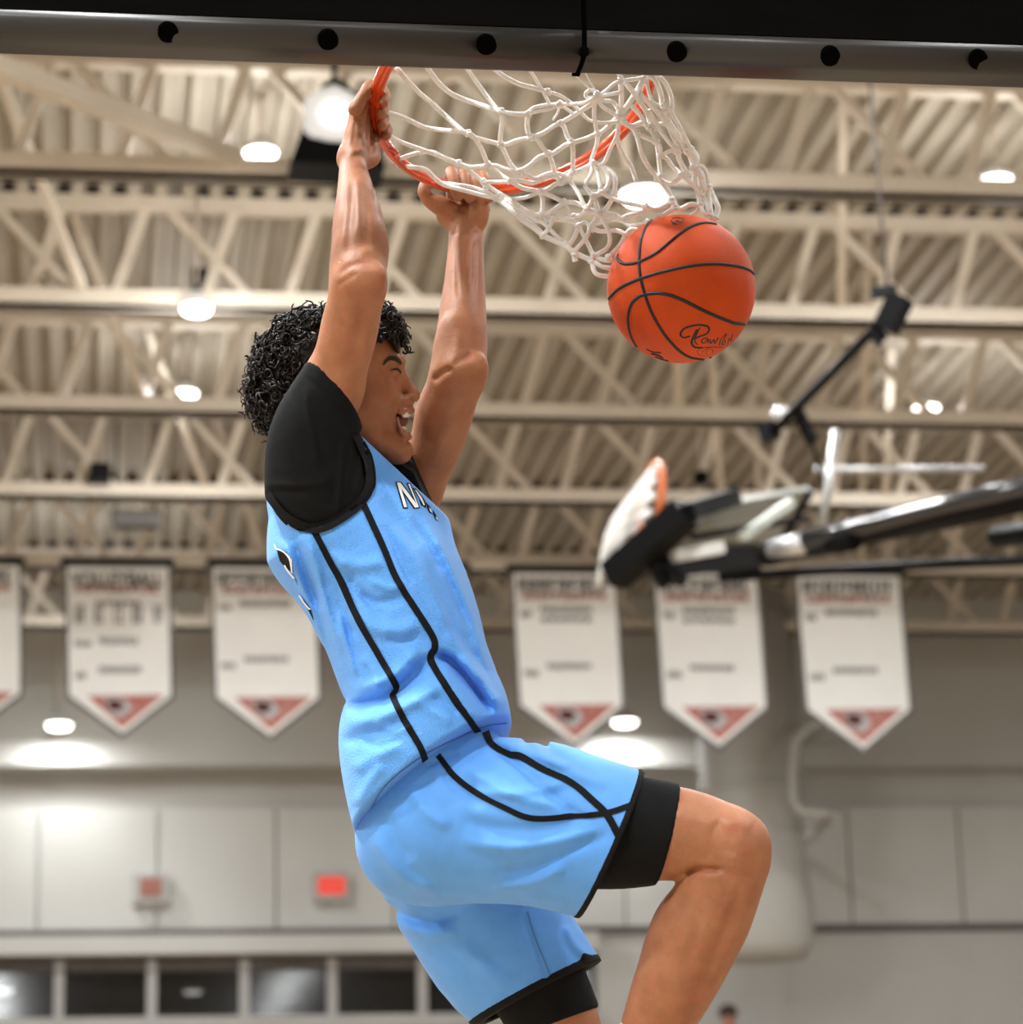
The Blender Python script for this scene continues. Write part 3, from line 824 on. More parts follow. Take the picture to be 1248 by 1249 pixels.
# ================================================================== the player
M_skin = mat('skin', (.36, .15, .071), rough=.52, var=.16, vscale=26, bump=.10, bscale=260, spec=.35, sss=.06, var2=(.285, .108, .049))
def blemish(m, col, scale, lo, hi):
    nt = m.node_tree; b = nt.nodes['Principled BSDF']; src = b.inputs['Base Color'].links[0].from_socket
    tc = nt.nodes.new('ShaderNodeTexCoord'); n = nt.nodes.new('ShaderNodeTexNoise'); n.inputs['Scale'].default_value = scale; n.inputs['Detail'].default_value = 2
    nt.links.new(tc.outputs['Object'], n.inputs['Vector'])
    rp = nt.nodes.new('ShaderNodeValToRGB'); rp.color_ramp.elements[0].position = lo; rp.color_ramp.elements[1].position = hi
    rp.color_ramp.elements[1].color = (.55, .55, .55, 1)
    nt.links.new(n.outputs['Fac'], rp.inputs['Fac'])
    mx = nt.nodes.new('ShaderNodeMix'); mx.data_type = 'RGBA'; mx.inputs['B'].default_value = (*col, 1)
    nt.links.new(rp.outputs['Color'], mx.inputs['Factor']); nt.links.new(src, mx.inputs['A']); nt.links.new(mx.outputs['Result'], b.inputs['Base Color'])
blemish(M_skin, (.40, .12, .07), 55, .56, .70)
blemish(M_skin, (.24, .09, .045), 120, .62, .82)
M_hair = mat('hair', (.010, .0065, .005), rough=.5, var=.4, vscale=30, spec=.3)
M_brow = mat('eyebrow', (.022, .012, .008), rough=.8, var=.3, vscale=200)
M_teeth = mat('teeth', (.82, .76, .62), rough=.25, var=.1, vscale=60)
M_mouth = mat('mouth', (.16, .03, .025), rough=.4, var=.3, vscale=50)
M_lip = mat('lip', (.42, .15, .11), rough=.38, var=.2, vscale=60)
M_black = mat('black_knit', (.0045, .0048, .0055), rough=.8, var=.3, vscale=40, bump=.15, bscale=700, spec=.15)
M_trim = mat('black_trim', (.005, .005, .006), rough=.85, var=.3, vscale=60, bump=.15, bscale=900, spec=.2)
M_white = mat('white_print', (.86, .86, .88), rough=.6, var=.06, vscale=80)
M_sock = mat('white_sock', (.75, .73, .70), rough=.85, var=.1, vscale=60, bump=.4, bscale=300)
M_shoe = mat('white_shoe', (.7, .7, .7), rough=.5, var=.1, vscale=20)
M_blue = mat('blue_knit', (.095, .335, .84), rough=.72, var=.10, vscale=30, bump=.12, bscale=900, sheen=.12)

def mesh_jersey():
    m = mat('blue_mesh_knit', (.08, .325, .85), rough=.72, sheen=.12)
    nt = m.node_tree; b = nt.nodes['Principled BSDF']
    tc = nt.nodes.new('ShaderNodeTexCoord')
    vo = nt.nodes.new('ShaderNodeTexVoronoi'); vo.inputs['Scale'].default_value = 330
    nt.links.new(tc.outputs['Object'], vo.inputs['Vector'])
    nz = nt.nodes.new('ShaderNodeTexNoise'); nz.inputs['Scale'].default_value = 26; nz.inputs['Detail'].default_value = 3
    nt.links.new(tc.outputs['Object'], nz.inputs['Vector'])
    rp = nt.nodes.new('ShaderNodeValToRGB')
    rp.color_ramp.elements[0].position = .12; rp.color_ramp.elements[0].color = (.05, .21, .6, 1)
    rp.color_ramp.elements[1].position = .30; rp.color_ramp.elements[1].color = (.10, .35, .86, 1)
    nt.links.new(vo.outputs['Distance'], rp.inputs['Fac'])
    nt.links.new(rp.outputs['Color'], b.inputs['Base Color'])
    bp = nt.nodes.new('ShaderNodeBump'); bp.inputs['Strength'].default_value = .25; bp.inputs['Distance'].default_value = .004
    ad = nt.nodes.new('ShaderNodeMath'); ad.operation = 'ADD'
    nt.links.new(vo.outputs['Distance'], ad.inputs[0]); nt.links.new(nz.outputs['Fac'], ad.inputs[1])
    nt.links.new(ad.outputs[0], bp.inputs['Height']); nt.links.new(bp.outputs['Normal'], b.inputs['Normal'])
    return m
M_jersey = mesh_jersey()

# ---- body: one continuous surface
B = Sdf()
# trunk under the clothes
B.chain([(432, 650, 4.80, 84), (478, 740, 4.76, 80), (508, 850, 4.71, 74), (535, 960, 4.68, 72)], .04, 1.4)
B.chain([(415, 512, 4.80, 40), (414, 600, 4.80, 46)], .03, 1.05)            # neck
# head
B.ell((408, 446, 4.80), (78, 66, 55), 0, .02)
B.ell((444, 440, 4.80), (41, 36, 48), 10, .02)                               # forehead
B.ell((450, 486, 4.80), (42, 58, 48), -8, .02)                               # face
B.cone((428, 508, 4.752, 15), (484, 550, 4.786, 12), .016)                   # jaw, near side
B.cone((428, 508, 4.848, 15), (484, 550, 4.814, 12), .016)
B.cone((455, 528, 4.80, 24), (486, 548, 4.80, 15), .02)                      # chin
B.ell((489, 551, 4.80), (12, 12, 18), 0, .010)
B.ell((463, 480, 4.762), (20, 17, 13), 30, .016)                             # cheeks
B.ell((463, 480, 4.838), (20, 17, 13), 30, .016)
B.ell((476, 504, 4.80), (21, 21, 29), 0, .014)                               # muzzle
B.cone((478, 438, 4.766, 8), (486, 441, 4.80, 7), .010)                      # brow ridges
B.cone((478, 438, 4.834, 8), (486, 441, 4.80, 7), .010)
B.ell((489, 454, 4.774), (7, 6, 12), 0, .008, 's')                           # eye sockets
B.ell((489, 454, 4.826), (7, 6, 12), 0, .008, 's')
B.ell((482, 453.5, 4.776), (8.2, 6, 10), 15, .003)                           # closed lids
B.ell((482, 453.5, 4.824), (8.2, 6, 10), 15, .003)
B.cone((486, 452, 4.80, 7), (503, 480, 4.80, 7.5), .008)                     # nose
B.ell((504.5, 482.5, 4.80), (8.5, 7.5, 9.5), 30, .006)
B.ell((499, 487, 4.785), (8.5, 7, 6.5), 25, .004)
B.ell((498, 487, 4.814), (8, 6.5, 6), 25, .004)
B.ell((503.2, 486.8, 4.7785), (3.3, 2.7, 5.5), 40, .0012, 's')                 # nostrils
B.ell((503.5, 488.5, 4.8165), (3.4, 2.8, 5), 40, .0015, 's')
B.cone((478, 494, 4.762, 6), (492, 489, 4.775, 5), .008)                     # fold beside the nose
B.ell((495.5, 513, 4.785), (10, 16, 26), -30, .004, 's')                      # open mouth
B.cone((488, 502, 4.766, 4.5), (499.5, 499.5, 4.788, 5), .005)               # upper lip
B.cone((499.5, 499.5, 4.788, 5), (499.5, 499.5, 4.812, 5), .005)
B.cone((483, 509, 4.760, 2.4), (489.5, 526, 4.772, 3.6), .004)                     # lower lip
B.cone((489.5, 526, 4.772, 3.6), (498, 533, 4.79, 4.6), .004)
B.cone((498, 533, 4.79, 4.6), (498, 533, 4.812, 4.6), .004)
B.ell((416, 478, 4.735), (11, 19, 6), -12, .006)                             # ears
B.ell((416, 478, 4.865), (11, 19, 6), -12, .006)
# near (right) arm
B.chain([(425, 640, 4.78, 50), (380, 556, 4.68, 46), (404, 474, 4.63, 35)], .03)
B.chain([(404, 474, 4.63, 35), (419, 430, 4.605, 34.5), (428, 392, 4.585, 35), (438, 345, 4.56, 31)], .03)
B.chain([(438, 345, 4.56, 31), (438, 297, 4.60, 33.5), (437, 268, 4.635, 30.5), (434.5, 240, 4.68, 24), (431, 208, 4.75, 17.5), (430, 190, 4.785, 16)], .022, 1.0)
B.ell((453, 338, 4.532), (18, 15, 13), -20, .016)                            # point of the elbow
B.ell((424, 320, 4.575), (17, 34, 14), 8, .02)                               # forearm muscle
B.ell((455, 300, 4.59), (15, 30, 14), -6, .02)
B.ell((420, 195, 4.775), (7.5, 11, 8), 0, .010)                              # wrist bone
# near hand
B.chain([(430, 192, 4.785, 15.5), (432, 168, 4.80, 13.5), (436, 142, 4.815, 11)], .014, 1.35)
B.cone((440, 178, 4.82, 11), (442, 150, 4.85, 10), .012)
for i, y in enumerate((112, 126, 140, 153)):
    zt = (4.805, 4.828, 4.851, 4.874)[i]; xt = (459, 456.5, 457, 461)[i]
    r = (7.2, 8.0, 8.2, 8.0)[i]
    B.chain([(433+i*2, y+22, zt-.022, r+1.5), (xt-14, y+2, zt-.002, r+.4), (xt-7, y-8, zt+.024, r), (xt+5, y-5, zt+.028, r-.4)], .004)
    B.chain([(xt+5, y-5, zt+.028, r-.4), (xt+11.5, y+4, zt+.012, r-.8), (xt+9.5, y+13, zt-.008, r-1.6)], .004)
B.chain([(440, 200, 4.80, 10), (455, 193, 4.828, 9.5), (454, 180, 4.85, 9)], .010)  # thumb
B.chain([(454, 180, 4.85, 9), (456, 170, 4.875, 7.5), (464, 162, 4.895, 6.5)], .005)
# far (left) arm
B.chain([(435, 650, 4.85, 46), (498, 614, 4.95, 34), (518, 572, 4.95, 32), (534, 535, 4.93, 33), (543, 502, 4.91, 35.5), (558, 462, 4.885, 32)], .03)
B.chain([(560, 456, 4.885, 33.5), (563, 414, 4.91, 31.5), (565, 375, 4.945, 28), (567, 335, 4.985, 24), (568.5, 295, 5.03, 21.5), (568, 276, 5.045, 21.5)], .016)
B.ell((582, 450, 4.862), (13, 18, 11), 10, .014)
B.ell((547, 430, 4.89), (15, 42, 13), 6, .018)
B.cone((573, 300, 4.995, 3.2), (570, 350, 4.955, 3), .008)                   # tendons
B.cone((563, 300, 4.995, 3.0), (564, 345, 4.955, 3), .008)
# far hand
B.ell((563, 264, 5.052), (31, 19, 15), 0, .012)
B.ell((543, 253, 5.036), (24, 12, 12), 26, .010)                             # ball of the thumb
B.ell((585, 260, 5.036), (12, 19, 12), 0, .010)                              # heel of the hand
B.chain([(534, 250, 5.034, 11), (523, 244, 5.03, 8.6), (517, 234, 5.03, 7.8), (518, 228, 5.035, 7.4)], .005)
B.chain([(518, 228, 5.035, 7.4), (527, 222.5, 5.05, 6.6), (539, 222.5, 5.056, 5.6)], .002)
for i, x in enumerate((552.5, 567, 580, 591)):
    zt = (5.035, 5.041, 5.047, 5.052)[i]; yt = (228, 230.5, 232, 231)[i]; r = (7.6, 7.4, 7.0, 6.2)[i]
    B.chain([(x, 256, zt+.020, r+1), (x-1, yt+6, zt+.032, r), (x-2, yt-11, zt+.030, r), (x-2, yt-18, zt+.008, r)], .002)
    B.chain([(x-2, yt-18, zt+.008, r), (x, yt-12, zt-.016, r-.2), (x+3, yt+3, zt-.027, r-.5), (x+6, yt+12, zt-.024, r-1.0)], .0012)
# pelvis and near leg
B.chain([(535, 960, 4.68, 72), (545, 1020, 4.67, 74)], .04, 1.3)
B.chain([(560, 1010, 4.585, 76), (690, 1008, 4.54, 68), (815, 1016, 4.49, 58), (868, 1024, 4.47, 49.5), (893, 1040, 4.46, 48)], .02)
B.ell((899, 1020, 4.455), (36, 30, 34), 20, .02)                             # kneecap
B.chain([(891, 1052, 4.46, 48), (866, 1112, 4.47, 53), (850, 1140, 4.475, 55.5), (826, 1193, 4.48, 51), (801, 1249, 4.49, 42.5), (772, 1320, 4.51, 31), (757, 1370, 4.52, 25)], .006)
B.ell((828, 1136, 4.49), (30, 58, 36), 24, .02)                              # calf
B.chain([(757, 1370, 4.52, 26), (765, 1400, 4.52, 28), (850, 1425, 4.52, 20)], .02)
# far leg
B.chain([(560, 1030, 4.74, 78), (628, 1150, 4.76, 64), (675, 1240, 4.76, 54), (720, 1380, 4.73, 46), (735, 1420, 4.72, 45)], .02)
B.chain([(735, 1420, 4.72, 44), (722, 1500, 4.74, 46), (700, 1600, 4.76, 34), (690, 1700, 4.77, 25)], .02)
B.chain([(690, 1700, 4.77, 26), (700, 1735, 4.77, 28), (780, 1760, 4.77, 20)], .02)
for pts, a, wd in [
    ([(424, 316), (426, 285), (429, 250), (430, 215)], -.003, 4), ([(448, 300), (447, 265), (443, 235)], -.0025, 4), ([(437, 290), (438, 250), (436, 215)], .002, 4),
    ([(412, 338), (425, 326), (442, 322), (462, 328)], -.003, 3.5), ([(410, 350), (424, 340), (436, 334)], -.002, 3), ([(440, 316), (446, 306), (460, 306)], .002, 5),
    ([(445, 360), (440, 390), (432, 420), (428, 450)], -.003, 7), ([(455, 370), (450, 410), (440, 450)], .0025, 7),
    ([(421, 178), (424, 155), (429, 138)], -.0022, 2.4), ([(431, 178), (433, 155), (436, 142)], -.0022, 2.4), ([(426, 182), (434, 184), (444, 181)], .0022, 3.5), ([(432, 188), (434, 196)], -.0018, 4),
    ([(557, 296), (558, 330), (560, 365)], -.003, 3), ([(567, 292), (567, 330), (568, 360)], -.003, 3), ([(579, 292), (579, 325), (577, 360)], -.0026, 3),
    ([(528, 466), (540, 455), (552, 449)], -.005, 4), ([(552, 446), (562, 440), (578, 432)], -.002, 4), ([(560, 400), (556, 430), (546, 450)], .002, 5),
    ([(585, 464), (572, 500), (556, 540)], -.003, 8), ([(560, 480), (545, 520), (530, 560)], .003, 8),
    ([(538, 262), (552, 256), (566, 258), (572, 272)], -.0028, 3), ([(528, 268), (548, 282), (570, 286), (592, 282)], -.002, 2.5), ([(556, 245), (566, 262), (572, 280)], -.002, 3),
    ([(493, 491), (487, 497), (484, 506), (486, 518), (490, 532)], -.0022, 2.2), ([(474, 452), (468, 451), (462, 449)], -.0014, 1.5), ([(476, 458), (482, 461), (488, 463)], -.0014, 1.8),
    ([(462, 498), (470, 510), (474, 530)], -.0018, 5), ([(440, 505), (452, 530), (470, 548)], .0015, 5), ([(494, 538), (499, 541)], -.003, 4), ([(470, 488), (476, 494), (480, 500)], .0012, 4),
    ([(835, 1066), (850, 1061), (866, 1060), (884, 1062)], -.009, 4), ([(868, 1042), (888, 1066), (902, 1070)], -.002, 6), ([(880, 1008), (900, 1002), (918, 1010)], .0025, 8),
    ([(870, 1000), (884, 1020), (896, 1046)], -.0025, 7), ([(905, 1060), (900, 1090), (885, 1130), (862, 1185), (842, 1235)], -.0025, 6), ([(922, 1075), (908, 1120), (882, 1175), (858, 1225)], .0025, 6),
    ([(868, 1080), (856, 1110), (846, 1150), (830, 1190)], -.002, 7), ([(820, 990), (850, 1000), (872, 1012)], .002, 9), ([(820, 1040), (850, 1042), (876, 1036)], -.002, 9)]:
    B.fold(pts, a, wd)
me = B.mesh('person', (280, 90, 4.35), (960, 1790, 5.13), .0027, smooth=2)
ORG = PW(560, 1000, 4.66)
me.transform(Matrix.Translation(-ORG)); me.update()
person = link('person', me, M_skin)
person.location = ORG
tag(person, 'player in light blue jersey and shorts hanging by both hands from the orange rim', 'person')
BT = B.tree()

# ---- facial details
def strip3(name, pts, r, m, parent, n=8, k=4):
    q = catmull([cc(*p[:3]) for p in pts], k)
    mb = MB(); rr = np.interp(np.linspace(0, 1, len(q)), np.linspace(0, 1, len(r)), r)*4.8/FP
    mb.tube([c2w(p).ravel() for p in q], list(rr), n)
    return mb.build(name, m, parent, True)
ribbon('eyebrow', [BT], [(467, 445.5), (470, 440.5), (475, 437), (481, 437.5), (486, 440.5), (488.3, 444)], [1.5, 3.5, 5, 5.5, 5, 3], M_brow, person, .0016, 1.2, 4)
ribbon('eyelash', [BT], [(476.5, 451.5), (481, 450.2), (486, 451.5), (488.5, 455)], [1.2, 2.4, 3.0, 2.0], M_brow, person, .001, 1.0, 2)
tm = MB()
for k in range(7):
    a = -.035+k*.0115
    p = cc(496.5-abs(k-3.2)*.9, 505.0, 4.80+a*.66)
    tm.sphere(c2w(p).ravel(), .0062, 8, 6)
    p = cc(493.5-abs(k-3.2)*.9, 522.5, 4.80+a*.55)
    tm.sphere(c2w(p).ravel(), .0038, 8, 6)
tm.build('teeth', M_teeth, person, True)
mm = MB(); mm.sphere(c2w(cc(486, 512, 4.80)).ravel(), .016, 12, 8); mm.build('tongue', M_mouth, person, True)
strip3('upper_lip', [(487.5, 503.8, 4.764), (493, 500.5, 4.772), (500.5, 500.5, 4.79), (502, 500.8, 4.80), (500.5, 500.5, 4.815)], [2.6, 3.6, 4.2, 4.4, 3.5], M_lip, person)
strip3('lower_lip', [(484.5, 508.5, 4.760), (486.8, 518, 4.764), (492, 527, 4.774), (499, 532, 4.793), (499, 532, 4.815)], [1.6, 1.9, 2.5, 3.4, 3], M_lip, person)

# ---- undershirt
T = Sdf()
T.chain([(404, 474, 4.63, 38.5), (391, 508, 4.645, 51), (384, 548, 4.66, 59.5), (388, 600, 4.672, 65), (404, 628, 4.70, 76)], .03)
T.chain([(404, 474, 4.63, 38.5), (420, 428, 4.605, 36)], .02)
T.chain([(440, 615, 4.82, 72), (500, 610, 4.94, 48), (517, 572, 4.945, 39), (530, 545, 4.94, 36)], .03)
T.chain([(432, 580, 4.80, 50), (440, 640, 4.80, 84), (470, 720, 4.77, 84)], .04, 1.3)
T.plane3((377, 447, 4.63), (430.5, 501, 4.63), (409, 468, 4.585), (384, 560, 4.66))
S_hem = T.ops[-1]
T.ops.pop()
n_ = np.cross(cc(430.5, 501, 4.63)-cc(377, 447, 4.63), cc(409, 468, 4.585)-cc(377, 447, 4.63)); n_ /= np.linalg.norm(n_)
if (cc(384, 560, 4.66)-cc(377, 447, 4.63))@n_ > 0: n_ = -n_
_a0 = cc(377, 447, 4.63)
f_ = cc(505, 555, 4.95); f2 = cc(534, 623, 4.95); f3 = cc(516, 588, 4.90)
nf = np.cross(f2-f_, f3-f_); nf /= np.linalg.norm(nf)
if (cc(450, 640, 4.82)-f_)@nf > 0: nf = -nf
T.ops.append(('i', lambda P: np.where(P[:, 2] < 4.80, (P-_a0)@n_, np.where(P[:, 2] > 4.86, (P-f_)@nf, np.minimum((P-_a0)@n_, (P-f_)@nf))), .003))
T.plane3((430, 535, 4.70), (470, 560, 4.70), (440, 530, 4.90), (440, 640, 4.80))
_p = T.ops.pop()   # collar limit applies to the middle only
T.ops.append(('i', lambda P: np.where(np.abs(P[:, 2]-4.80) < .055, _p[1](P), -1.), .003))
_ar = Sdf(); _ar.polycut([(437, 529), (444, 545), (451, 560), (454, 578), (453.5, 594), (447, 610), (430, 626), (398, 644.5), (372, 647), (345, 637), (325, 610), (300, 596), (290, 420), (450, 400), (470, 500)], 4.0, 4.78)
T.ops.append(('i', lambda P: np.where(P[:, 2] < 4.775, _ar.polyfn(P), -1.), .003))
for pts, a, wd in [([(372, 470), (376, 500), (384, 545), (390, 575)], .0035, 3.5), ([(383, 500), (392, 540), (393, 580)], -.002, 6),
                   ([(323, 590), (350, 592), (380, 591), (410, 585)], .003, 3), ([(326, 598), (352, 600), (384, 599)], -.003, 4),
                   ([(424, 520), (418, 560), (414, 600), (412, 628)], .0035, 3.5), ([(431, 530), (427, 570), (424, 605)], .0035, 3),
                   ([(440, 550), (438, 580), (432, 605)], .003, 3), ([(400, 560), (408, 590), (406, 620)], -.002, 6),
                   ([(368, 458), (385, 470), (405, 488), (428, 507)], -.0012, 2.5), ([(395, 500), (410, 520), (420, 535)], .002, 5)]:
    T.fold(pts, a, wd, 4.80)
me = T.mesh('undershirt', (290, 420, 4.40), (600, 800, 5.12), .003)
shirt = link('undershirt', me, M_black, person)
tag(shirt, 'black short sleeved compression shirt')
ST = T.tree()

# ---- jersey
J = Sdf()
J.chain([(432, 660, 4.80, 100), (468, 712, 4.77, 98), (489, 762, 4.75, 96), (503, 808, 4.73, 93), (521, 852, 4.715, 91), (520, 894, 4.70, 104), (512, 950, 4.69, 91), (510, 1012, 4.68, 76)], .04, 1.55)
J.chain([(452, 622, 4.76, 66), (446, 578, 4.745, 34), (436, 545, 4.735, 20)], .03)          # near strap and chest
J.chain([(482, 640, 4.82, 62), (470, 612, 4.84, 52)], .04, 1.5)
J.chain([(398, 645, 4.80, 78), (376, 606, 4.80, 50)], .03, 1.9)                              # upper back
J.ell((470, 560, 4.86), (10, 40, 20), 0, .02)
J.chain([(517, 900, 4.63, 92), (516, 940, 4.60, 89), (509, 1010, 4.565, 72)], .04)
ARM = [(434, 531), (440, 545), (447, 560), (450.5, 578), (450, 593), (443, 608), (428, 623), (397, 641), (373, 643), (350, 630), (331, 601), (316, 570), (316, 500), (380, 430), (430, 500)]
J.polycut(ARM, 4.0, 4.785)
# opening for the neck and the far arm, seen over the near chest
J.plane3((436, 527, 4.74), (536, 621, 4.80), (470, 560, 4.60), (450, 700, 4.78))
J.plane3((623, 890, 4.72), (439, 1030, 4.70), (519, 928, 4.53), (480, 800, 4.74))            # hem
for pts, a, wd in [
    ([(420, 862), (450, 856), (478, 848), (503, 824), (526, 799)], -.011, 8),
    ([(527, 797), (548, 806), (574, 834), (602, 872)], -.015, 7),
    ([(430, 842), (462, 832), (486, 818), (512, 790)], .007, 9),
    ([(560, 800), (588, 828), (612, 866)], .008, 8),
    ([(420, 882), (450, 878), (485, 866), (520, 846), (545, 830)], .006, 10),
    ([(535, 818), (560, 852), (585, 880)], .006, 9),
    ([(344, 655), (362, 700), (380, 745), (395, 790)], .005, 6),
    ([(372, 650), (386, 690), (400, 740), (420, 800)], .006, 7),
    ([(358, 652), (374, 700), (392, 745)], -.004, 6),
    ([(404, 700), (424, 760), (440, 800), (452, 830)], -.004, 7),
    ([(420, 690), (436, 720), (462, 735), (500, 728)], -.004, 8),
    ([(410, 680), (440, 690), (470, 684)], .004, 9),
    ([(428, 745), (455, 765), (490, 768), (520, 755)], .005, 11),
    ([(480, 640), (505, 680), (530, 730), (552, 780)], .005, 8),
    ([(500, 630), (525, 670), (550, 720), (572, 770)], -.004, 7),
    ([(512, 628), (540, 672), (562, 720), (580, 770), (592, 820)], .005, 7),
    ([(466, 606), (490, 640), (510, 668)], -.004, 9),
    ([(440, 800), (455, 820), (462, 845)], .004, 7),
    ([(415, 905), (440, 900), (470, 890), (500, 880)], -.004, 10),
    ([(430, 940), (455, 925), (490, 905)], .004, 11),
    ([(434, 985), (450, 955), (470, 930)], .004, 9),
    ([(545, 770), (565, 800), (585, 835)], .004, 8),
    ([(500, 850), (530, 868), (552, 884)], .003, 8),
    ([(430, 770), (440, 800), (446, 830)], .004, 5), ([(412, 745), (424, 790), (436, 828)], .004, 5), ([(392, 700), (404, 740), (414, 775)], -.003, 5),
    ([(404, 672), (420, 690), (430, 700)], .003, 5), ([(450, 706), (470, 716), (492, 716)], .003, 6), ([(440, 720), (456, 742), (470, 752)], -.003, 5),
    ([(470, 775), (492, 782), (512, 772)], -.003, 6), ([(490, 800), (500, 812), (516, 806)], -.003, 5), ([(455, 880), (480, 890), (505, 884)], .003, 6),
    ([(440, 905), (465, 910), (492, 900)], -.003, 6), ([(525, 850), (545, 858), (560, 872)], -.003, 5), ([(532, 690), (552, 730), (570, 780)], .003, 5),
    ([(470, 640), (486, 680), (504, 715)], -.003, 5), ([(575, 790), (592, 820), (606, 850)], -.003, 5)]:
    J.fold(pts, a*1.35, wd*.85)
me = J.mesh('jersey', (290, 500, 4.40), (660, 1060, 5.12), .003)
jersey = link('jersey', me, M_jersey, person)
tag(jersey, 'light blue sleeveless jersey with black piping')
JT = J.tree()
ribbon('armhole_trim', [JT, ST], [(433, 530), (440, 545), (447, 560), (450.5, 578), (450, 593), (443, 608), (428, 623), (397, 641), (373, 643), (350, 630), (336, 612), (328, 598)], [11, 13, 14, 14, 14, 14, 14.5, 14.5, 14.5, 12, 9, 5], M_trim, jersey, .004, 1.4, 5)
ribbon('side_stripe', [JT], [(383, 647), (402, 683), (416, 708), (437, 754), (464, 802), (483, 837), (480, 850), (495, 881), (513, 912), (519, 931)], 8, M_trim, jersey, .0016, 1.6, 3)
ribbon('side_stripe', [JT], [(441, 611), (466, 665), (483, 705), (507, 744), (527, 776), (530, 790), (525, 804), (541, 833), (568, 872), (586, 897)], 8, M_trim, jersey, .0016, 1.6, 3)
ribbon('hem_stitch', [JT], [(447, 997), (470, 958), (515, 922), (560, 899), (590, 886), (618, 882)], 1.1, mat('stitch_blue', (.07, .24, .55), .8, var=.2, vscale=50), jersey, .0012, 2, 1)
def cp(q, ox, oy, s): return [(ox+x/s, oy+y/s) for x, y in q]
for q in ([(165, 248), (250, 248), (388, 698), (295, 702)], [(165, 248), (268, 248), (585, 692), (480, 706)], [(352, 268), (425, 268), (585, 692), (515, 650)]):
    decal('letter_outline', [JT], cp(q, 470, 570, 13.87), M_trim, jersey, .0008, 1.5)
for q in ([(190, 265), (228, 265), (362, 680), (312, 685)], [(190, 265), (248, 265), (560, 680), (492, 690)], [(377, 290), (408, 286), (560, 680), (525, 640)]):
    decal('letter_stroke', [JT], cp(q, 470, 570, 13.87), M_white, jersey, .0014, 1.5)
for ob, wb in [([(455, 345), (520, 370), (640, 520), (690, 620), (680, 690), (600, 640), (560, 520)], [(490, 380), (520, 400), (610, 520), (660, 640), (640, 650), (590, 560)]),
               ([(690, 600), (760, 680), (790, 790), (740, 770), (700, 690)], [(730, 680), (760, 720), (780, 780), (750, 750)]),
               ([(800, 720), (850, 800), (880, 920), (830, 860), (800, 790)], [(840, 840), (860, 860), (875, 890), (855, 880)])]:
    decal('letter_outline', [JT], cp(ob, 470, 570, 13.87), M_trim, jersey, .0008)
    decal('letter', [JT], cp(wb, 470, 570, 13.87), M_white, jersey, .0014)
for ob in ([(255, 260), (300, 270), (350, 300), (395, 360), (415, 430), (425, 515), (380, 490), (330, 450), (285, 395), (262, 320)],
           [(530, 810), (590, 880), (625, 930), (655, 1050), (610, 960)], [(445, 580), (460, 600), (480, 665)]):
    decal('back_number', [JT], cp(ob, 310, 640, 8.92), M_trim, jersey, .0008)
ribbon('number_outline', [JT], cp([(240, 215), (258, 262), (300, 272), (350, 300), (395, 360), (415, 430), (428, 515)], 310, 640, 8.92), 1.6, M_white, jersey, .003, 1.2, 1)
ribbon('number_outline', [JT], cp([(345, 430), (380, 490), (450, 575)], 310, 640, 8.92), 2.0, M_white, jersey, .003, 1.2, 1)
ribbon('number_outline', [JT], cp([(505, 760), (560, 840), (620, 915)], 310, 640, 8.92), 1.6, M_white, jersey, .003, 1.2, 1)

# ---- shorts
H = Sdf()
H.chain([(525, 935, 4.69, 90), (536, 1000, 4.665, 93)], .04, 1.45)
H.chain([(536, 1006, 4.62, 95), (636, 1002, 4.57, 101), (700, 1016, 4.545, 98), (760, 1034, 4.525, 96)], .03, 1.0)
H.ell((505, 1034, 4.62), (66, 62, 50), 0, .03)
NH = ((783, 941, 4.56), (701, 1125, 4.56), (758, 1022, 4.40))
_h0, _h1, _h2 = [cc(*p) for p in NH]
_hn = np.cross(_h1-_h0, _h2-_h0); _hn /= np.linalg.norm(_hn)
if (cc(600, 1000, 4.55)-_h0)@_hn > 0: _hn = -_hn
nearleg = list(H.ops); H.ops = []
def _near(P):
    d = Sdf.field(H, P, nearleg)
    return np.maximum(d, (P-_h0)@_hn)
H.ops.append(('u', _near, .004))
farleg = Sdf()
farleg.chain([(538, 1030, 4.74, 92), (608, 1148, 4.765, 93), (668, 1222, 4.775, 82), (700, 1280, 4.775, 82)], .03, 1.0)
_g0, _g1, _g2 = cc(731, 1172, 4.78), cc(593, 1246, 4.78), cc(668, 1199, 4.66)
_gn = np.cross(_g1-_g0, _g2-_g0); _gn /= np.linalg.norm(_gn)
if (cc(600, 1100, 4.76)-_g0)@_gn > 0: _gn = -_gn
def _far(P):
    d = Sdf.field(farleg, P, farleg.ops)
    return np.maximum(d, (P-_g0)@_gn)
H.ops.append(('u', _far, .010))
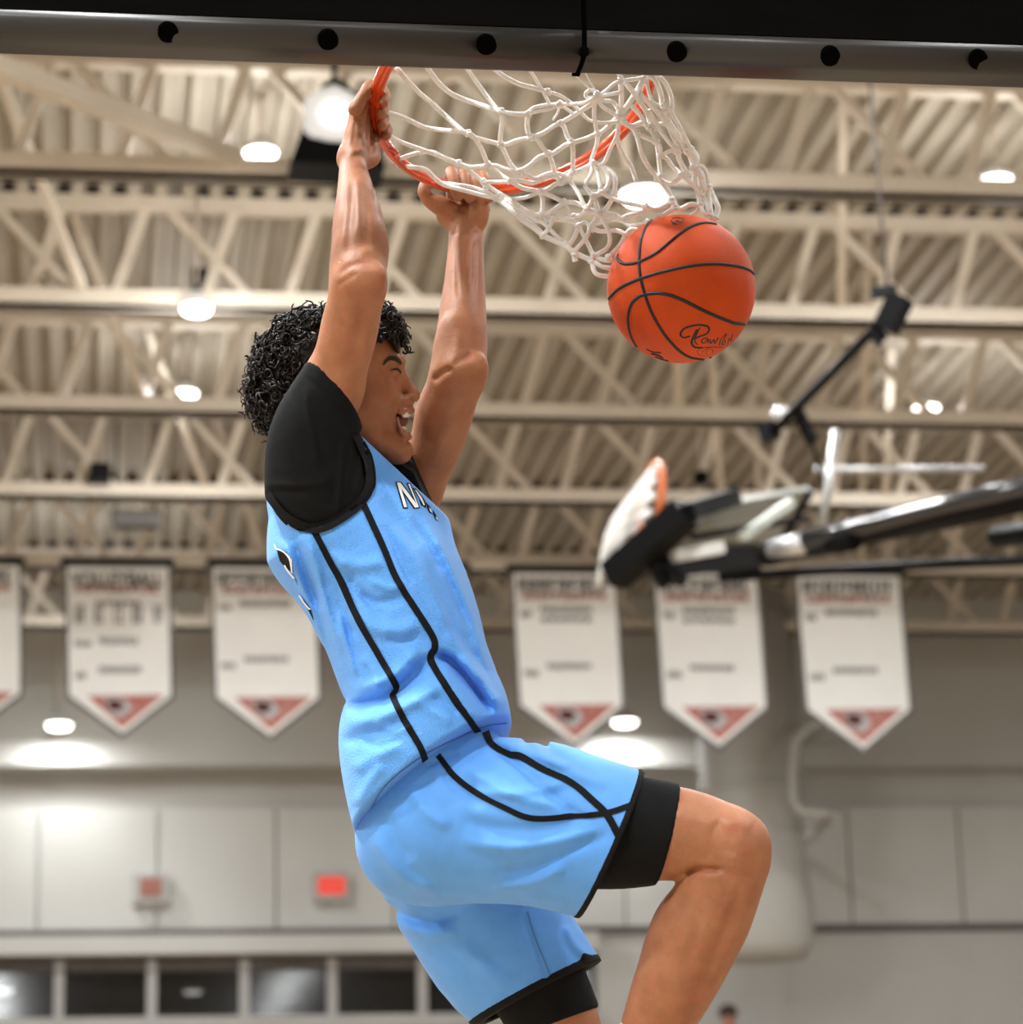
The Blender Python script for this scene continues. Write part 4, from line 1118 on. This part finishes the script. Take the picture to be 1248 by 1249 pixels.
# the legs are hollow at the hems
hol = Sdf(); hol.chain([(712, 1019, 4.54, 76), (775, 1036, 4.52, 88)], .02)
H.ops.append(('s', lambda P: hol.field(P, hol.ops), .003))
hol2 = Sdf(); hol2.chain([(640, 1190, 4.77, 68), (705, 1288, 4.775, 78)], .02)
H.ops.append(('s', lambda P: hol2.field(P, hol2.ops), .003))
for pts, a, wd in [
    ([(592, 905), (620, 925), (650, 950), (690, 985), (735, 1010)], -.006, 8),
    ([(600, 900), (640, 915), (690, 938), (740, 960)], .006, 8),
    ([(560, 930), (600, 955), (640, 975), (700, 985)], .005, 9),
    ([(580, 965), (620, 968), (660, 962), (700, 950)], .004, 8),
    ([(560, 1000), (610, 1010), (670, 1010), (720, 1000)], -.004, 10),
    ([(560, 1025), (620, 1035), (680, 1026), (735, 1008)], .005, 9),
    ([(600, 1062), (650, 1058), (700, 1036), (745, 1016)], -.005, 8),
    ([(600, 1085), (650, 1078), (690, 1056)], .004, 8),
    ([(455, 1015), (470, 1045), (500, 1075), (540, 1090)], .005, 10),
    ([(470, 990), (482, 1020), (505, 1050)], -.003, 10),
    ([(500, 960), (520, 990), (550, 1010)], .004, 9),
    ([(540, 940), (556, 960), (590, 985)], -.004, 7),
    ([(470, 1100), (500, 1118), (530, 1122), (560, 1112)], -.007, 8),
    ([(484, 1126), (520, 1140), (560, 1135)], .005, 9),
    ([(640, 1120), (655, 1160), (670, 1200)], -.003, 4),
    ([(560, 1150), (590, 1180), (620, 1210)], .004, 12),
    ([(690, 1128), (700, 1150), (720, 1170)], .005, 7),
    ([(636, 908), (655, 903), (676, 918)], -.007, 5), ([(650, 912), (668, 925), (700, 935)], .005, 6),
    ([(520, 935), (540, 926), (560, 920)], -.003, 5)]:
    H.fold(pts, a*1.4, wd*.85)
me = H.mesh('shorts', (420, 850, 4.30), (830, 1300, 5.0), .003)
shorts = link('shorts', me, M_blue, person)
tag(shorts, 'light blue basketball shorts with black piping')
HT = H.tree()
ribbon('piping', [HT], [(534, 921), (554, 946), (580, 966), (615, 985), (649, 998), (697, 996), (740, 992), (774, 981)], 7, M_trim, shorts, .0018, 1.6, 3)
ribbon('piping', [HT], [(592, 893), (600, 908), (621, 920), (636, 923), (662, 938), (697, 955), (723, 977), (741, 995), (756, 1022)], [8, 9, 9, 9, 8.5, 8.5, 8.5, 9, 9], M_trim, shorts, .0018, 1.6, 3)
HB = Sdf(); HB.folds = H.folds
HB.ops = [('u', lambda P: np.maximum(np.maximum(Sdf.field(H, P, nearleg)-.0014, (P-_h0)@_hn-.001), -((P-_h0)@_hn)-.0085), .003),
          ('s', lambda P: hol.field(P, hol.ops), .002)]
link('hem_band', HB.mesh('hem_band', (660, 900, 4.30), (830, 1160, 4.75), .0022, smooth=1), M_trim, shorts)
FB = Sdf(); FB.folds = H.folds
FB.ops = [('u', lambda P: np.maximum(np.maximum(Sdf.field(farleg, P, farleg.ops)-.0014, (P-_g0)@_gn-.001), -((P-_g0)@_gn)-.0105), .003),
          ('s', lambda P: hol2.field(P, hol2.ops), .002)]
link('hem_band', FB.mesh('hem_band', (520, 1120, 4.55), (780, 1310, 5.0), .0022, smooth=1), M_trim, shorts)
ribbon('seam', [HT], [(643, 1112), (652, 1142), (664, 1172), (672, 1192)], 1.6, mat('seam_blue', (.06, .21, .5), .8, var=.2, vscale=50), shorts, .0012, 2, 1)

# ---- compression shorts
K = Sdf()
K.chain([(560, 1010, 4.585, 78), (690, 1010, 4.54, 74), (755, 1014, 4.515, 70), (815, 1016, 4.49, 61.5), (850, 1020, 4.48, 55)], .02)
K.plane3((830, 956, 4.49), (801, 1077, 4.49), (822, 1018, 4.40), (700, 1010, 4.55))
K.chain([(630, 1150, 4.76, 66), (675, 1240, 4.76, 57), (695, 1290, 4.75, 53)], .02)
def _kc(P):
    a, b, c = cc(729, 1229, 4.76), cc(640, 1262, 4.76), cc(690, 1242, 4.66)
    n = np.cross(b-a, c-a); n = n/np.linalg.norm(n)
    if (cc(640, 1160, 4.76)-a)@n > 0: n = -n
    return np.where(P[:, 2] > 4.66, (P-a)@n, -1.)
K.ops.append(('i', _kc, .003))
me = K.mesh('compression_shorts', (500, 900, 4.30), (880, 1320, 4.95), .003)
tag(link('compression_shorts', me, M_black, person), 'black compression shorts showing below the hems')

# ---- socks and shoes (the feet hang below the picture)
SK = Sdf()
SK.chain([(803, 1246, 4.49, 44.5), (772, 1320, 4.51, 33.5), (757, 1370, 4.52, 28)], .02)
SK.plane3((750, 1241, 4.49), (800, 1263, 4.49), (772, 1252, 4.44), (765, 1340, 4.51))
me = SK.mesh('sock', (640, 1200, 4.35), (880, 1440, 4.9), .004)
link('sock', me, M_sock, person)
SK = Sdf(); SK.cone((703, 1590, 4.76, 37), (690, 1700, 4.77, 28.5), .02)
me = SK.mesh('sock', (600, 1500, 4.5), (800, 1760, 5.0), .004)
link('sock', me, M_sock, person)
for nm, pts in (('shoe', [(757, 1366, 4.52, 34), (760, 1402, 4.52, 36), (815, 1420, 4.52, 31), (868, 1432, 4.52, 26)]),
                ('shoe', [(690, 1696, 4.77, 34), (695, 1735, 4.77, 36), (745, 1752, 4.77, 31), (798, 1766, 4.77, 26)])):
    Q_ = Sdf(); Q_.chain(pts, .02)
    me = Q_.mesh(nm, (600, 1300, 4.3), (940, 1830, 5.0), .005)
    link(nm, me, M_shoe, person)

# ---- curly hair: a dense cap and single curls
hr = random.Random(7)
C_ = Sdf()
C_.ell((402, 446, 4.80), (82, 63, 58), -6, .01)
C_.ell((452, 406, 4.80), (32, 24, 46), 25, .02)
C_.ell((470, 398, 4.79), (15, 13, 40), 30, .01)
C_.ell((480, 412, 4.79), (8, 13, 34), -15, .008)
C_.ell((484, 424, 4.785), (4.5, 9, 22), -10, .006)
C_.ell((352, 478, 4.80), (37, 40, 46), 0, .02)
for k in range(260):
    a, b = hr.uniform(0, 2*math.pi), hr.uniform(-1, 1)
    x, y, z = 402+82*math.cos(a)*math.sqrt(1-b*b), 446+62*math.sin(a)*math.sqrt(1-b*b), 4.80+.076*b
    if (x > 446 and y > 420) or y > 505 or (x > 420 and y > 462): continue
    C_.ell((x, y, z), (hr.uniform(4, 8),)*2+(7,), 0, .003)
C_.polycut([(446, 440), (458, 424), (466, 413), (474, 412), (480, 424), (482, 436), (500, 444), (500, 640), (380, 640), (396, 530), (420, 470)], 4.0, 5.3)
me = C_.mesh('hair', (280, 340, 4.55), (520, 560, 5.05), .004)
hair = link('hair', me, M_hair, person)
tag(hair, 'short black curly hair')
hs = MB()
hull = [(323, 522), (304, 492), (303, 464), (317, 434), (335, 418), (352, 400), (390, 386), (430, 376), (467, 381), (484, 405), (488, 430)]
seeds = []
for k in range(950):
    for _ in range(30):
        a, b = hr.uniform(0, 2*math.pi), hr.uniform(-1, .6)
        e = math.sqrt(1-b*b)
        x, y, z = 402+88*math.cos(a)*e, 446+66*math.sin(a)*e, 4.80+.082*b
        if hr.random() < .25: x, y, z = 352+46*math.cos(a)*e, 480+46*math.sin(a)*e, 4.80+.07*b
        if (x > 448 and y > 418) or y > 522 or (x > 418 and y > 460): continue
        break
    seeds.append((x, y, z))
for i in range(70):                          # a row of curls round the outline
    t = i/69*(len(hull)-1); j = min(int(t), len(hull)-2); q = t-j
    seeds.append((hull[j][0]*(1-q)+hull[j+1][0]*q+hr.uniform(2, 9), hull[j][1]*(1-q)+hull[j+1][1]*q+hr.uniform(-2, 7), 4.80+hr.uniform(-.05, .05)))
for i in range(60):
    seeds.append((hr.uniform(454, 484), 0, 4.742+hr.uniform(0, .05))); x = seeds[-1][0]; seeds[-1] = (x, 402+abs(x-468)*.5+hr.uniform(-4, 4), seeds[-1][2])
for i in range(90):
    t = hr.random(); x = 462+26*t+hr.uniform(-4, 3); y = 384+34*t*t+hr.uniform(-6, 5)
    seeds.append((x, y, 4.745+hr.uniform(0, .09)))
loose = []
for i in range(34):
    t = hr.random()*5; j = min(int(t), 4); q = t-j
    loose.append((hull[j][0]*(1-q)+hull[j+1][0]*q+hr.uniform(-2, 5), hull[j][1]*(1-q)+hull[j+1][1]*q+hr.uniform(-2, 5), 4.80+hr.uniform(-.04, .03)))
cen = cc(405, 455, 4.80)
for si, (x, y, z) in enumerate(seeds+loose):
    p = cc(x, y, z); o = p-cen; o /= np.linalg.norm(o)
    d = o*.6+np.array([hr.gauss(0, .6), hr.gauss(-.15, .6), hr.gauss(0, .5)]); d /= np.linalg.norm(d)
    u = np.cross(d, [hr.gauss(0, 1), hr.gauss(0, 1), hr.gauss(0, 1)]); u /= np.linalg.norm(u); v = np.cross(d, u)
    R_ = hr.uniform(.0055, .0105); Lc = hr.uniform(.008, .024); turns = hr.uniform(.8, 2.0)
    if si >= len(seeds): R_ = hr.uniform(.008, .013); turns = hr.uniform(.7, 1.2)
    turns += 0; ph = hr.uniform(0, 6.3)
    n = int(9*turns)+4; pts = []; low = False
    for i in range(n):
        t = i/(n-1); rr = R_*(1-.35*t)
        q3 = p+o*.002+d*Lc*t+u*rr*math.cos(ph+t*turns*6.28)+v*rr*math.sin(ph+t*turns*6.28)
        if CX+FP*q3[0]/q3[2] > 455 and CY-FP*q3[1]/q3[2] > 433: low = True
        pts.append(c2w(p+o*.002+d*Lc*t+u*rr*math.cos(ph+t*turns*6.28)+v*rr*math.sin(ph+t*turns*6.28)).ravel())
    if low: continue
    r0 = hr.uniform(.0012, .0030) if si < len(seeds) else .0011
    hs.tube(pts, [r0*(1-.6*(i/(n-1))**2) for i in range(n)], 4, True)
cu = hs.build('curls', M_hair, hair, True, fixn=False)
cu['kind'] = 'stuff'

# ================================================================== hoop
M_rim = mat('rim_paint', (.62, .058, .006), rough=.2, var=.25, vscale=40, bump=.08, bscale=120, coat=.4)
M_steel = mat('dark_steel', (.05, .05, .055), rough=.4, metal=.6, var=.3, vscale=10)
M_net = mat('net_cord', (.96, .95, .93), rough=.8, var=.10, vscale=70, bump=.5, bscale=420)
hoop = empty('basketball_hoop', Vector(RIM_C))
tag(hoop, 'orange breakaway basketball rim bent down by the hanging player', 'hoop')
N_ = 96
MB().tube([rim_pt(360*i/N_) for i in range(N_)], .0092, 14, closed=True).build('rim', M_rim, hoop, True)
fl = MB(); vs = []; fs = []
for i in range(N_):
    a = 360*i/N_
    vs += [rim_pt(a, RIM_R-.006, -.004), rim_pt(a, RIM_R+.004, -.006), rim_pt(a, RIM_R+.001, -.017), rim_pt(a, RIM_R-.006, -.016)]
for i in range(N_):
    j = (i+1) % N_
    for k in range(4):
        fs.append((i*4+k, i*4+(k+1) % 4, j*4+(k+1) % 4, j*4+k))
fl.add(vs, fs).build('net_flange', M_rim, hoop, True)
for i in range(12):
    a = 12+30*i
    pts = [rim_pt(a-2.6+5.2*t, RIM_R-.004-.010*math.sin(math.pi*t), -.014-.007*math.sin(math.pi*t)) for t in np.linspace(0, 1, 9)]
    MB().tube(pts, .0028, 6).build('net_hook', M_rim, hoop, True)

# ---- net: single cords traced from knot to knot
ZC = np.array([(540, 60, 4.72), (640, 60, 4.70), (706, 70, 4.715), (746, 74, 4.76), (483, 84, 4.785), (497, 66, 4.765), (461, 137, 4.845), (469, 163, 4.875),
               (488, 193, 4.935), (495, 204, 4.95), (541, 225, 4.985), (575, 232, 4.975), (560, 199, 4.955), (600, 235, 4.97), (620, 130, 4.77), (572, 162, 4.82), (650, 168, 4.82),
               (700, 174, 4.86), (728, 117, 4.77), (634, 209, 4.91), (685, 224, 4.945), (723, 199, 4.935), (757, 137, 4.87), (789, 91, 4.885), (777, 74, 4.86),
               (820, 120, 4.89), (793, 155, 4.90), (640, 262, 4.93), (700, 308, 4.91), (743, 337, 4.90), (730, 259, 4.91), (790, 270, 4.89), (803, 217, 4.91),
               (850, 195, 4.90), (865, 235, 4.90), (872, 262, 4.88), (823, 250, 4.90)])
def znet(x, y):
    d = (ZC[:, 0]-x)**2+(ZC[:, 1]-y)**2+9
    ww = 1/d**1.5
    return float((ww*ZC[:, 2]).sum()/ww.sum())
cords = [  # (width in pixels, points)
 (6.2, [(483, 82), (507, 109), (530, 129), (563, 159), (572, 163)]),
 (6.4, [(489, 62), (497, 66), (507, 68), (517, 77), (525, 88), (535, 101), (550, 114), (568, 122), (580, 126), (604, 134), (611, 136)]),
 (6.2, [(460, 138), (464, 136), (473, 137), (494, 144), (517, 155), (543, 159), (566, 161), (572, 163)]),
 (5.6, [(468, 162), (491, 174), (519, 184), (543, 193), (559, 199)]),
 (5.6, [(487, 194), (498, 190), (512, 186), (529, 186), (546, 195), (559, 199)]),
 (6.0, [(494, 203), (512, 205), (521, 208), (529, 216), (541, 225), (558, 230), (577, 235), (592, 239), (606, 242)]),
 (5.0, [(540, 223), (556, 225), (578, 229), (598, 236), (606, 241)]),
 (6.0, [(572, 163), (577, 167), (591, 171), (610, 176)]),
 (6.0, [(572, 163), (579, 168), (587, 181), (595, 201)]),
 (6.0, [(611, 136), (613, 147), (611, 161), (610, 176)]), (4, [(611, 136), (615, 146), (612, 158), (610, 176)]),
 (6.0, [(611, 136), (627, 139), (644, 139)]),
 (5.4, [(540, 40), (560, 69), (584, 104), (607, 134), (611, 136)]),
 (5.6, [(575, 45), (589, 67), (601, 82), (615, 93), (632, 102), (650, 107), (661, 110), (668, 112)]),
 (4.4, [(620, 45), (636, 69), (650, 91), (661, 109), (669, 124), (670, 128)]),
 (1.9, [(650, 48), (678, 72), (698, 89), (720, 109), (728, 116)]), (1.7, [(690, 40), (706, 73), (720, 100), (729, 113)]),
 (5.0, [(644, 138), (650, 132), (662, 129), (670, 128), (683, 127)]), (4.6, [(644, 139), (655, 136), (669, 133), (681, 129)]),
 (4.6, [(668, 112), (682, 116), (696, 125), (704, 132), (718, 146), (734, 150), (749, 149), (760, 147)]),
 (5.2, [(683, 127), (698, 127), (714, 125), (728, 118)]), (4.2, [(683, 127), (690, 132), (698, 138)]), (3.2, [(683, 128), (680, 138), (675, 146)]),
 (6.0, [(644, 139), (643, 150), (644, 161), (648, 168)]),
 (6.0, [(610, 176), (618, 176), (632, 171), (648, 168)]),
 (6.0, [(648, 168), (663, 162), (675, 154), (684, 150)]),
 (6.0, [(684, 150), (696, 143), (710, 134), (722, 127), (730, 119)]),
 (6.0, [(684, 150), (688, 155), (692, 166), (697, 174)]),
 (6.0, [(648, 168), (655, 170), (663, 181), (669, 188)]),
 (6.0, [(669, 188), (675, 187), (688, 178), (697, 174)]),
 (6.0, [(697, 174), (712, 170), (729, 163)]),
 (6.0, [(697, 174), (699, 183), (699, 200), (699, 209)]),
 (6.0, [(610, 176), (615, 184), (621, 197), (629, 207), (634, 209)]),
 (6.0, [(669, 188), (657, 192), (647, 201), (634, 209)]),
 (6.0, [(669, 188), (673, 196), (677, 211), (684, 223)]),
 (5.8, [(559, 199), (564, 201), (575, 204), (595, 202)]),
 (5.8, [(595, 202), (605, 202), (618, 207), (634, 209)]), (5.0, [(595, 202), (602, 205), (611, 213), (623, 221)]),
 (5.6, [(634, 209), (642, 213), (652, 218), (663, 214), (675, 211), (690, 214)]),
 (6.0, [(623, 221), (632, 220), (650, 223), (660, 218), (675, 215), (684, 218), (697, 212)]),
 (5.4, [(590, 222), (605, 222), (623, 221)]), (5.6, [(559, 199), (570, 206), (587, 220), (590, 223)]),
 (5.6, [(590, 223), (594, 234), (597, 239)]), (5.6, [(590, 223), (606, 234), (622, 243), (637, 254), (650, 261), (661, 262)]),
 (6.0, [(623, 221), (637, 229), (650, 232), (659, 234)]), (5.6, [(659, 234), (669, 230), (679, 224), (686, 224), (697, 213)]),
 (5.0, [(622, 243), (640, 241), (652, 237), (659, 234)]), (5.6, [(659, 234), (662, 244), (661, 262)]),
 (6.0, [(659, 234), (670, 238), (681, 243), (688, 247)]), (6.0, [(688, 247), (700, 247), (713, 252), (716, 254)]),
 (5.4, [(688, 247), (679, 253), (669, 260), (661, 262)]), (5.0, [(688, 247), (692, 254), (695, 261), (699, 265)]),
 (5.6, [(661, 262), (675, 262), (683, 266), (699, 265)]), (5.6, [(699, 265), (709, 262), (720, 258), (730, 259)]),
 (8.0, [(606, 242), (618, 250), (629, 261), (642, 271), (655, 280), (663, 288)]), (7.0, [(663, 288), (675, 293), (691, 301), (700, 308)]),
 (7.0, [(700, 308), (701, 314), (702, 319)]), (6.4, [(700, 308), (711, 313), (722, 318)]),
 (5.4, [(612, 240), (637, 257), (652, 268), (663, 272), (671, 280), (681, 290), (691, 299)]),
 (5.0, [(652, 269), (653, 277), (663, 287)]), (5.4, [(675, 267), (669, 279), (663, 287)]), (4.6, [(661, 262), (668, 270), (676, 266)]),
 (5.0, [(676, 268), (695, 270), (706, 275)]), (5.8, [(706, 275), (701, 289), (693, 300)]), (5.0, [(706, 275), (713, 290), (724, 312)]),
 (5.0, [(720, 280), (711, 294), (701, 307)]), (5.2, [(699, 265), (703, 270), (706, 275)]),
 (6.0, [(697, 212), (715, 204), (723, 199)]), (5.2, [(697, 212), (696, 221), (705, 235), (715, 255)]),
 (5.4, [(729, 163), (728, 176), (722, 194), (723, 199)]), (5.0, [(723, 199), (729, 210), (732, 228), (734, 233)]),
 (6.4, [(723, 199), (734, 203), (742, 213), (742, 225), (737, 232), (724, 240)]),
 (6.0, [(726, 199), (742, 207), (750, 217), (750, 231), (746, 244), (737, 257), (730, 259)]),
 (5.4, [(723, 199), (721, 213), (714, 225), (718, 233), (724, 240)]), (6.0, [(724, 240), (728, 250), (730, 259)]), (5.4, [(724, 240), (719, 250), (715, 255)]),
 (5.4, [(734, 233), (740, 239), (750, 243), (766, 248), (788, 252)]), (5.6, [(715, 255), (727, 257), (730, 259)]), (5, [(715, 255), (709, 262), (699, 265)]),
 (6.0, [(730, 259), (750, 262), (757, 266), (769, 262), (782, 259), (788, 253)]), (5.4, [(730, 260), (740, 277), (744, 291), (740, 303), (724, 312)]),
 (5.0, [(730, 260), (726, 268), (719, 276)]), (5.8, [(720, 276), (733, 271), (750, 268), (760, 270), (770, 275), (790, 272)]),
 (6.0, [(719, 276), (732, 282), (752, 281), (763, 285), (770, 280), (781, 281)]), (5.6, [(763, 286), (756, 299), (745, 311), (742, 315)]),
 (5.0, [(719, 276), (716, 289), (702, 304)]), (5.0, [(706, 276), (716, 295), (724, 312)]), (4.6, [(706, 275), (713, 271), (719, 276)]),
 (6.0, [(722, 318), (725, 331), (732, 336), (744, 337)]), (6.0, [(724, 312), (732, 316), (745, 318)]), (5.6, [(723, 318), (734, 325), (745, 327)]),
 (4.6, [(728, 118), (716, 119), (715, 113), (722, 110), (731, 114), (728, 119)]),
 (4.6, [(730, 117), (740, 110), (749, 102), (757, 99)]), (5.2, [(757, 99), (770, 97), (783, 95), (789, 91)]),
 (5.0, [(738, 58), (746, 74), (754, 89), (762, 99), (775, 114), (782, 122)]),
 (6.4, [(757, 99), (758, 111), (758, 124), (756, 137)]), (7.0, [(789, 91), (777, 111), (763, 132), (756, 137)]),
 (5.6, [(756, 137), (749, 147), (735, 160), (729, 163)]), (5.4, [(730, 118), (744, 115), (756, 113)]), (5.2, [(730, 119), (736, 123), (747, 124), (753, 132), (757, 138)]),
 (5.2, [(729, 119), (735, 130), (749, 139), (758, 147)]), (5.4, [(728, 119), (725, 132), (726, 150), (729, 163)]),
 (5.6, [(756, 137), (754, 157), (754, 173), (762, 191), (770, 203), (776, 221)]), (5.0, [(754, 160), (751, 169), (744, 183), (737, 198), (728, 202)]),
 (7.0, [(757, 147), (770, 154), (783, 150), (792, 155)]), (5.8, [(772, 156), (776, 163), (779, 173), (784, 191), (793, 206), (803, 217)]),
 (6.0, [(778, 163), (793, 170), (801, 173)]), (5.4, [(801, 173), (803, 188), (806, 217)]),
 (5.6, [(772, 64), (777, 74), (783, 82), (795, 88), (809, 98), (818, 115), (820, 132), (818, 140)]),
 (7.0, [(789, 91), (799, 98), (806, 114), (808, 128), (812, 134)]), (6.0, [(810, 130), (817, 134), (826, 150), (838, 173), (842, 182)]),
 (6.6, [(780, 114), (795, 129), (808, 143), (825, 166), (838, 184)]), (6.0, [(777, 119), (789, 137), (793, 153)]), (6.0, [(769, 128), (780, 139), (788, 152)]),
 (5.6, [(810, 134), (818, 150), (834, 175), (846, 195)]), (5.6, [(791, 134), (800, 150), (808, 163), (825, 184)]), (5.0, [(793, 152), (812, 152), (821, 168), (829, 184)]),
 (5.0, [(789, 94), (790, 106), (796, 124), (808, 130)]), (5.4, [(762, 100), (775, 117), (790, 140), (800, 160)]), (5, [(757, 140), (764, 150), (778, 163)]),
 (5.0, [(792, 155), (797, 165), (801, 173), (806, 180), (805, 191)]), (5.4, [(805, 191), (818, 184), (830, 185)]), (5.6, [(805, 191), (813, 193), (821, 204), (832, 213)]),
 (5.4, [(803, 217), (814, 223), (823, 222), (832, 214)]), (6.6, [(829, 185), (828, 192), (833, 203), (838, 213), (843, 216)]), (6.0, [(832, 214), (842, 222), (850, 231), (854, 249)]),
 (9.0, [(842, 182), (848, 190), (849, 197), (846, 204)]), (6.0, [(838, 184), (842, 192), (846, 204)]),
 (5.4, [(848, 204), (857, 203), (863, 214), (864, 228)]), (5.6, [(847, 205), (848, 214), (850, 227), (856, 236)]), (9.0, [(852, 207), (856, 215), (858, 226), (860, 232)]),
 (6.0, [(856, 236), (862, 247), (866, 264)]), (7.0, [(865, 229), (872, 244), (876, 255), (872, 266)]), (5.6, [(864, 230), (866, 245), (868, 262), (872, 266)]),
 (5.8, [(803, 217), (816, 235), (823, 246), (823, 253)]), (6.4, [(823, 253), (832, 254), (843, 249), (854, 251)]), (6.0, [(788, 252), (801, 256), (810, 251), (820, 245)]),
 (5.6, [(823, 252), (812, 261), (800, 266), (792, 272)]), (5.6, [(854, 250), (858, 259), (866, 264)]), (5.4, [(854, 251), (850, 258), (842, 263)]), (5, [(820, 246), (823, 253)]),
]
net = empty('basketball_net', PW(660, 200, 4.88))
tag(net, 'white cord net flung up and tangled under the orange rim', 'net')
knots = {}
for ci, (wpx, pts) in enumerate(cords):
    off = ((ci*37) % 5-2)*.0022
    q = catmull(pts, 5)
    m = len(q)
    P3 = []
    for i, (x, y) in enumerate(q):
        e = min(i, m-1-i)/max(1, m-1)*4
        P3.append(PW(x, y, znet(x, y)+off*min(1, e)))
    MB().tube(P3, wpx*4.87/FP/2*1.02, 8).build('cord', M_net, net, True, fixn=False)
    for p in (pts[0], pts[-1]):
        key = next((k for k in knots if (k[0]-p[0])**2+(k[1]-p[1])**2 < 20), None)
        if key: knots[key] += 1
        else: knots[p] = 1
kr = random.Random(3)
for (x, y), c in knots.items():
    if c < 2: continue
    mb = MB(); c0 = PW(x, y, znet(x, y)-.002)
    ax = Vector((kr.gauss(0, 1), kr.gauss(0, 1), kr.gauss(0, 1))).normalized(); u = ax.orthogonal().normalized(); v = ax.cross(u)
    mb.tube([c0+(u*math.cos(t)+v*math.sin(t))*.0038+ax*.0035*math.sin(2*t) for t in np.linspace(0, 2*math.pi, 12, endpoint=False)], .0034, 6, closed=True)
    mb.build('knot', M_net, net, True, fixn=False)

# ================================================================== ball
BALL_C = PW(831, 352.5, 4.81); BALL_R = 90.5*4.81/FP
M_ball = mat('ball_leather', (.58, .064, .004), rough=.55, var=.2, vscale=12, bump=.22, bscale=520, spec=.22)
M_seam = mat('ball_seam', (.006, .005, .005), rough=.6, var=.3, vscale=60)
ball = empty('basketball', BALL_C)
tag(ball, 'orange leather basketball with black seams dropping out of the net', 'ball')
NB = 64
prof = [(max(1e-4, BALL_R*math.sin(math.pi*i/NB)), -BALL_R*math.cos(math.pi*i/NB)) for i in range(NB+1)]
MB().lathe(BALL_C, prof, 96, _F).build('leather_cover', M_ball, ball, True)
def on_ball(px, py):
    d = Vector(ray(px, py)); oc = CAMV-BALL_C
    b = oc.dot(d); c = oc.dot(oc)-BALL_R**2; h = b*b-c
    if h < 0:                                   # just past the edge: nearest point of the outline
        p = CAMV-d*b; return BALL_C+(p-BALL_C).normalized()*BALL_R
    return CAMV+d*(-b-math.sqrt(h))
def bq(q): return [(720+x/5.673, 240+y/5.673) for x, y in q]
def seam(pts, r=.0031, mirror=True, name='seam', n=10):
    P = [(on_ball(*p)-BALL_C).normalized()*(BALL_R-.0008) for p in catmull(bq(pts), n)]
    MB().tube([BALL_C+p for p in P], r, 8).build(name, M_seam, ball, True, fixn=False)
    if mirror: MB().tube([BALL_C-p for p in P], r, 8).build(name, M_seam, ball, True, fixn=False)
seam([(430, 160), (385, 215), (352, 300), (340, 400), (340, 500), (355, 590), (390, 710), (440, 830), (520, 960), (610, 1060), (690, 1110), (780, 1125)])
seam([(128, 705), (200, 635), (330, 572), (500, 520), (700, 478), (870, 465), (1020, 480), (1100, 505), (1132, 535)])
seam([(190, 400), (190, 430), (230, 462), (300, 460), (360, 440), (460, 385), (600, 270), (700, 205), (790, 180), (870, 190)])
seam([(320, 1035), (285, 970), (265, 890), (265, 810), (290, 735), (350, 685), (440, 668), (530, 675), (640, 715), (800, 795), (930, 850), (1000, 875), (1070, 882)])
for st, r in [([(690, 965), (645, 975), (625, 950), (655, 910), (735, 888), (800, 893), (824, 915), (805, 948), (745, 972), (722, 985)], .0016),
              ([(740, 920), (716, 968), (702, 1010), (722, 1040), (775, 1046)], .0018), ([(760, 905), (735, 955), (725, 1000), (745, 1025)], .0011),
              ([(812, 978), (780, 985), (770, 1005), (790, 1012), (815, 985), (815, 1012)], .0012), ([(828, 985), (835, 1015), (856, 988), (862, 1015), (885, 975)], .0012),
              ([(895, 1030), (905, 985), (945, 950), (915, 1005), (918, 1030)], .0012), ([(935, 990), (930, 1028)], .0011), ([(950, 1028), (962, 980), (975, 1000), (985, 950)], .0011),
              ([(780, 1044), (850, 1040), (920, 1044)], .0010),
              ([(740, 1070), (760, 1050), (800, 1045), (840, 1055), (850, 1075), (825, 1095), (780, 1100), (748, 1090), (740, 1070)], .0008),
              ([(770, 1085), (790, 1060), (815, 1062), (800, 1078), (810, 1088)], .0008),
              ([(390, 1055), (440, 1075), (490, 1078)], .0016), ([(425, 1085), (470, 1095), (500, 1115)], .0022), ([(450, 1105), (490, 1120), (540, 1135)], .0020),
              ([(565, 150), (600, 145), (650, 150)], .0013), ([(560, 165), (580, 185), (600, 165), (625, 180), (645, 160)], .0014), ([(570, 190), (610, 188)], .0012)]:
    seam(st, r*1.25, False, 'lettering', 5)
# rim bracket between the rim and the board
for s_ in (-1, 1):
    MB().tube([rim_pt(75+s_*38), Vector((bx+s_*.07, YBD+.02, zpad+.22))], .009, 8).build('brace_rod', M_rim, hoop, True)
MB().obox((Vector((bx, YBD+.05, zpad+.23))+rim_pt(75))/2, Vector((.055, 0, 0)), (rim_pt(75)-Vector((bx, YBD+.05, zpad+.23)))/2, Vector((0, 0, .02))).build('bracket', M_rim, hoop)
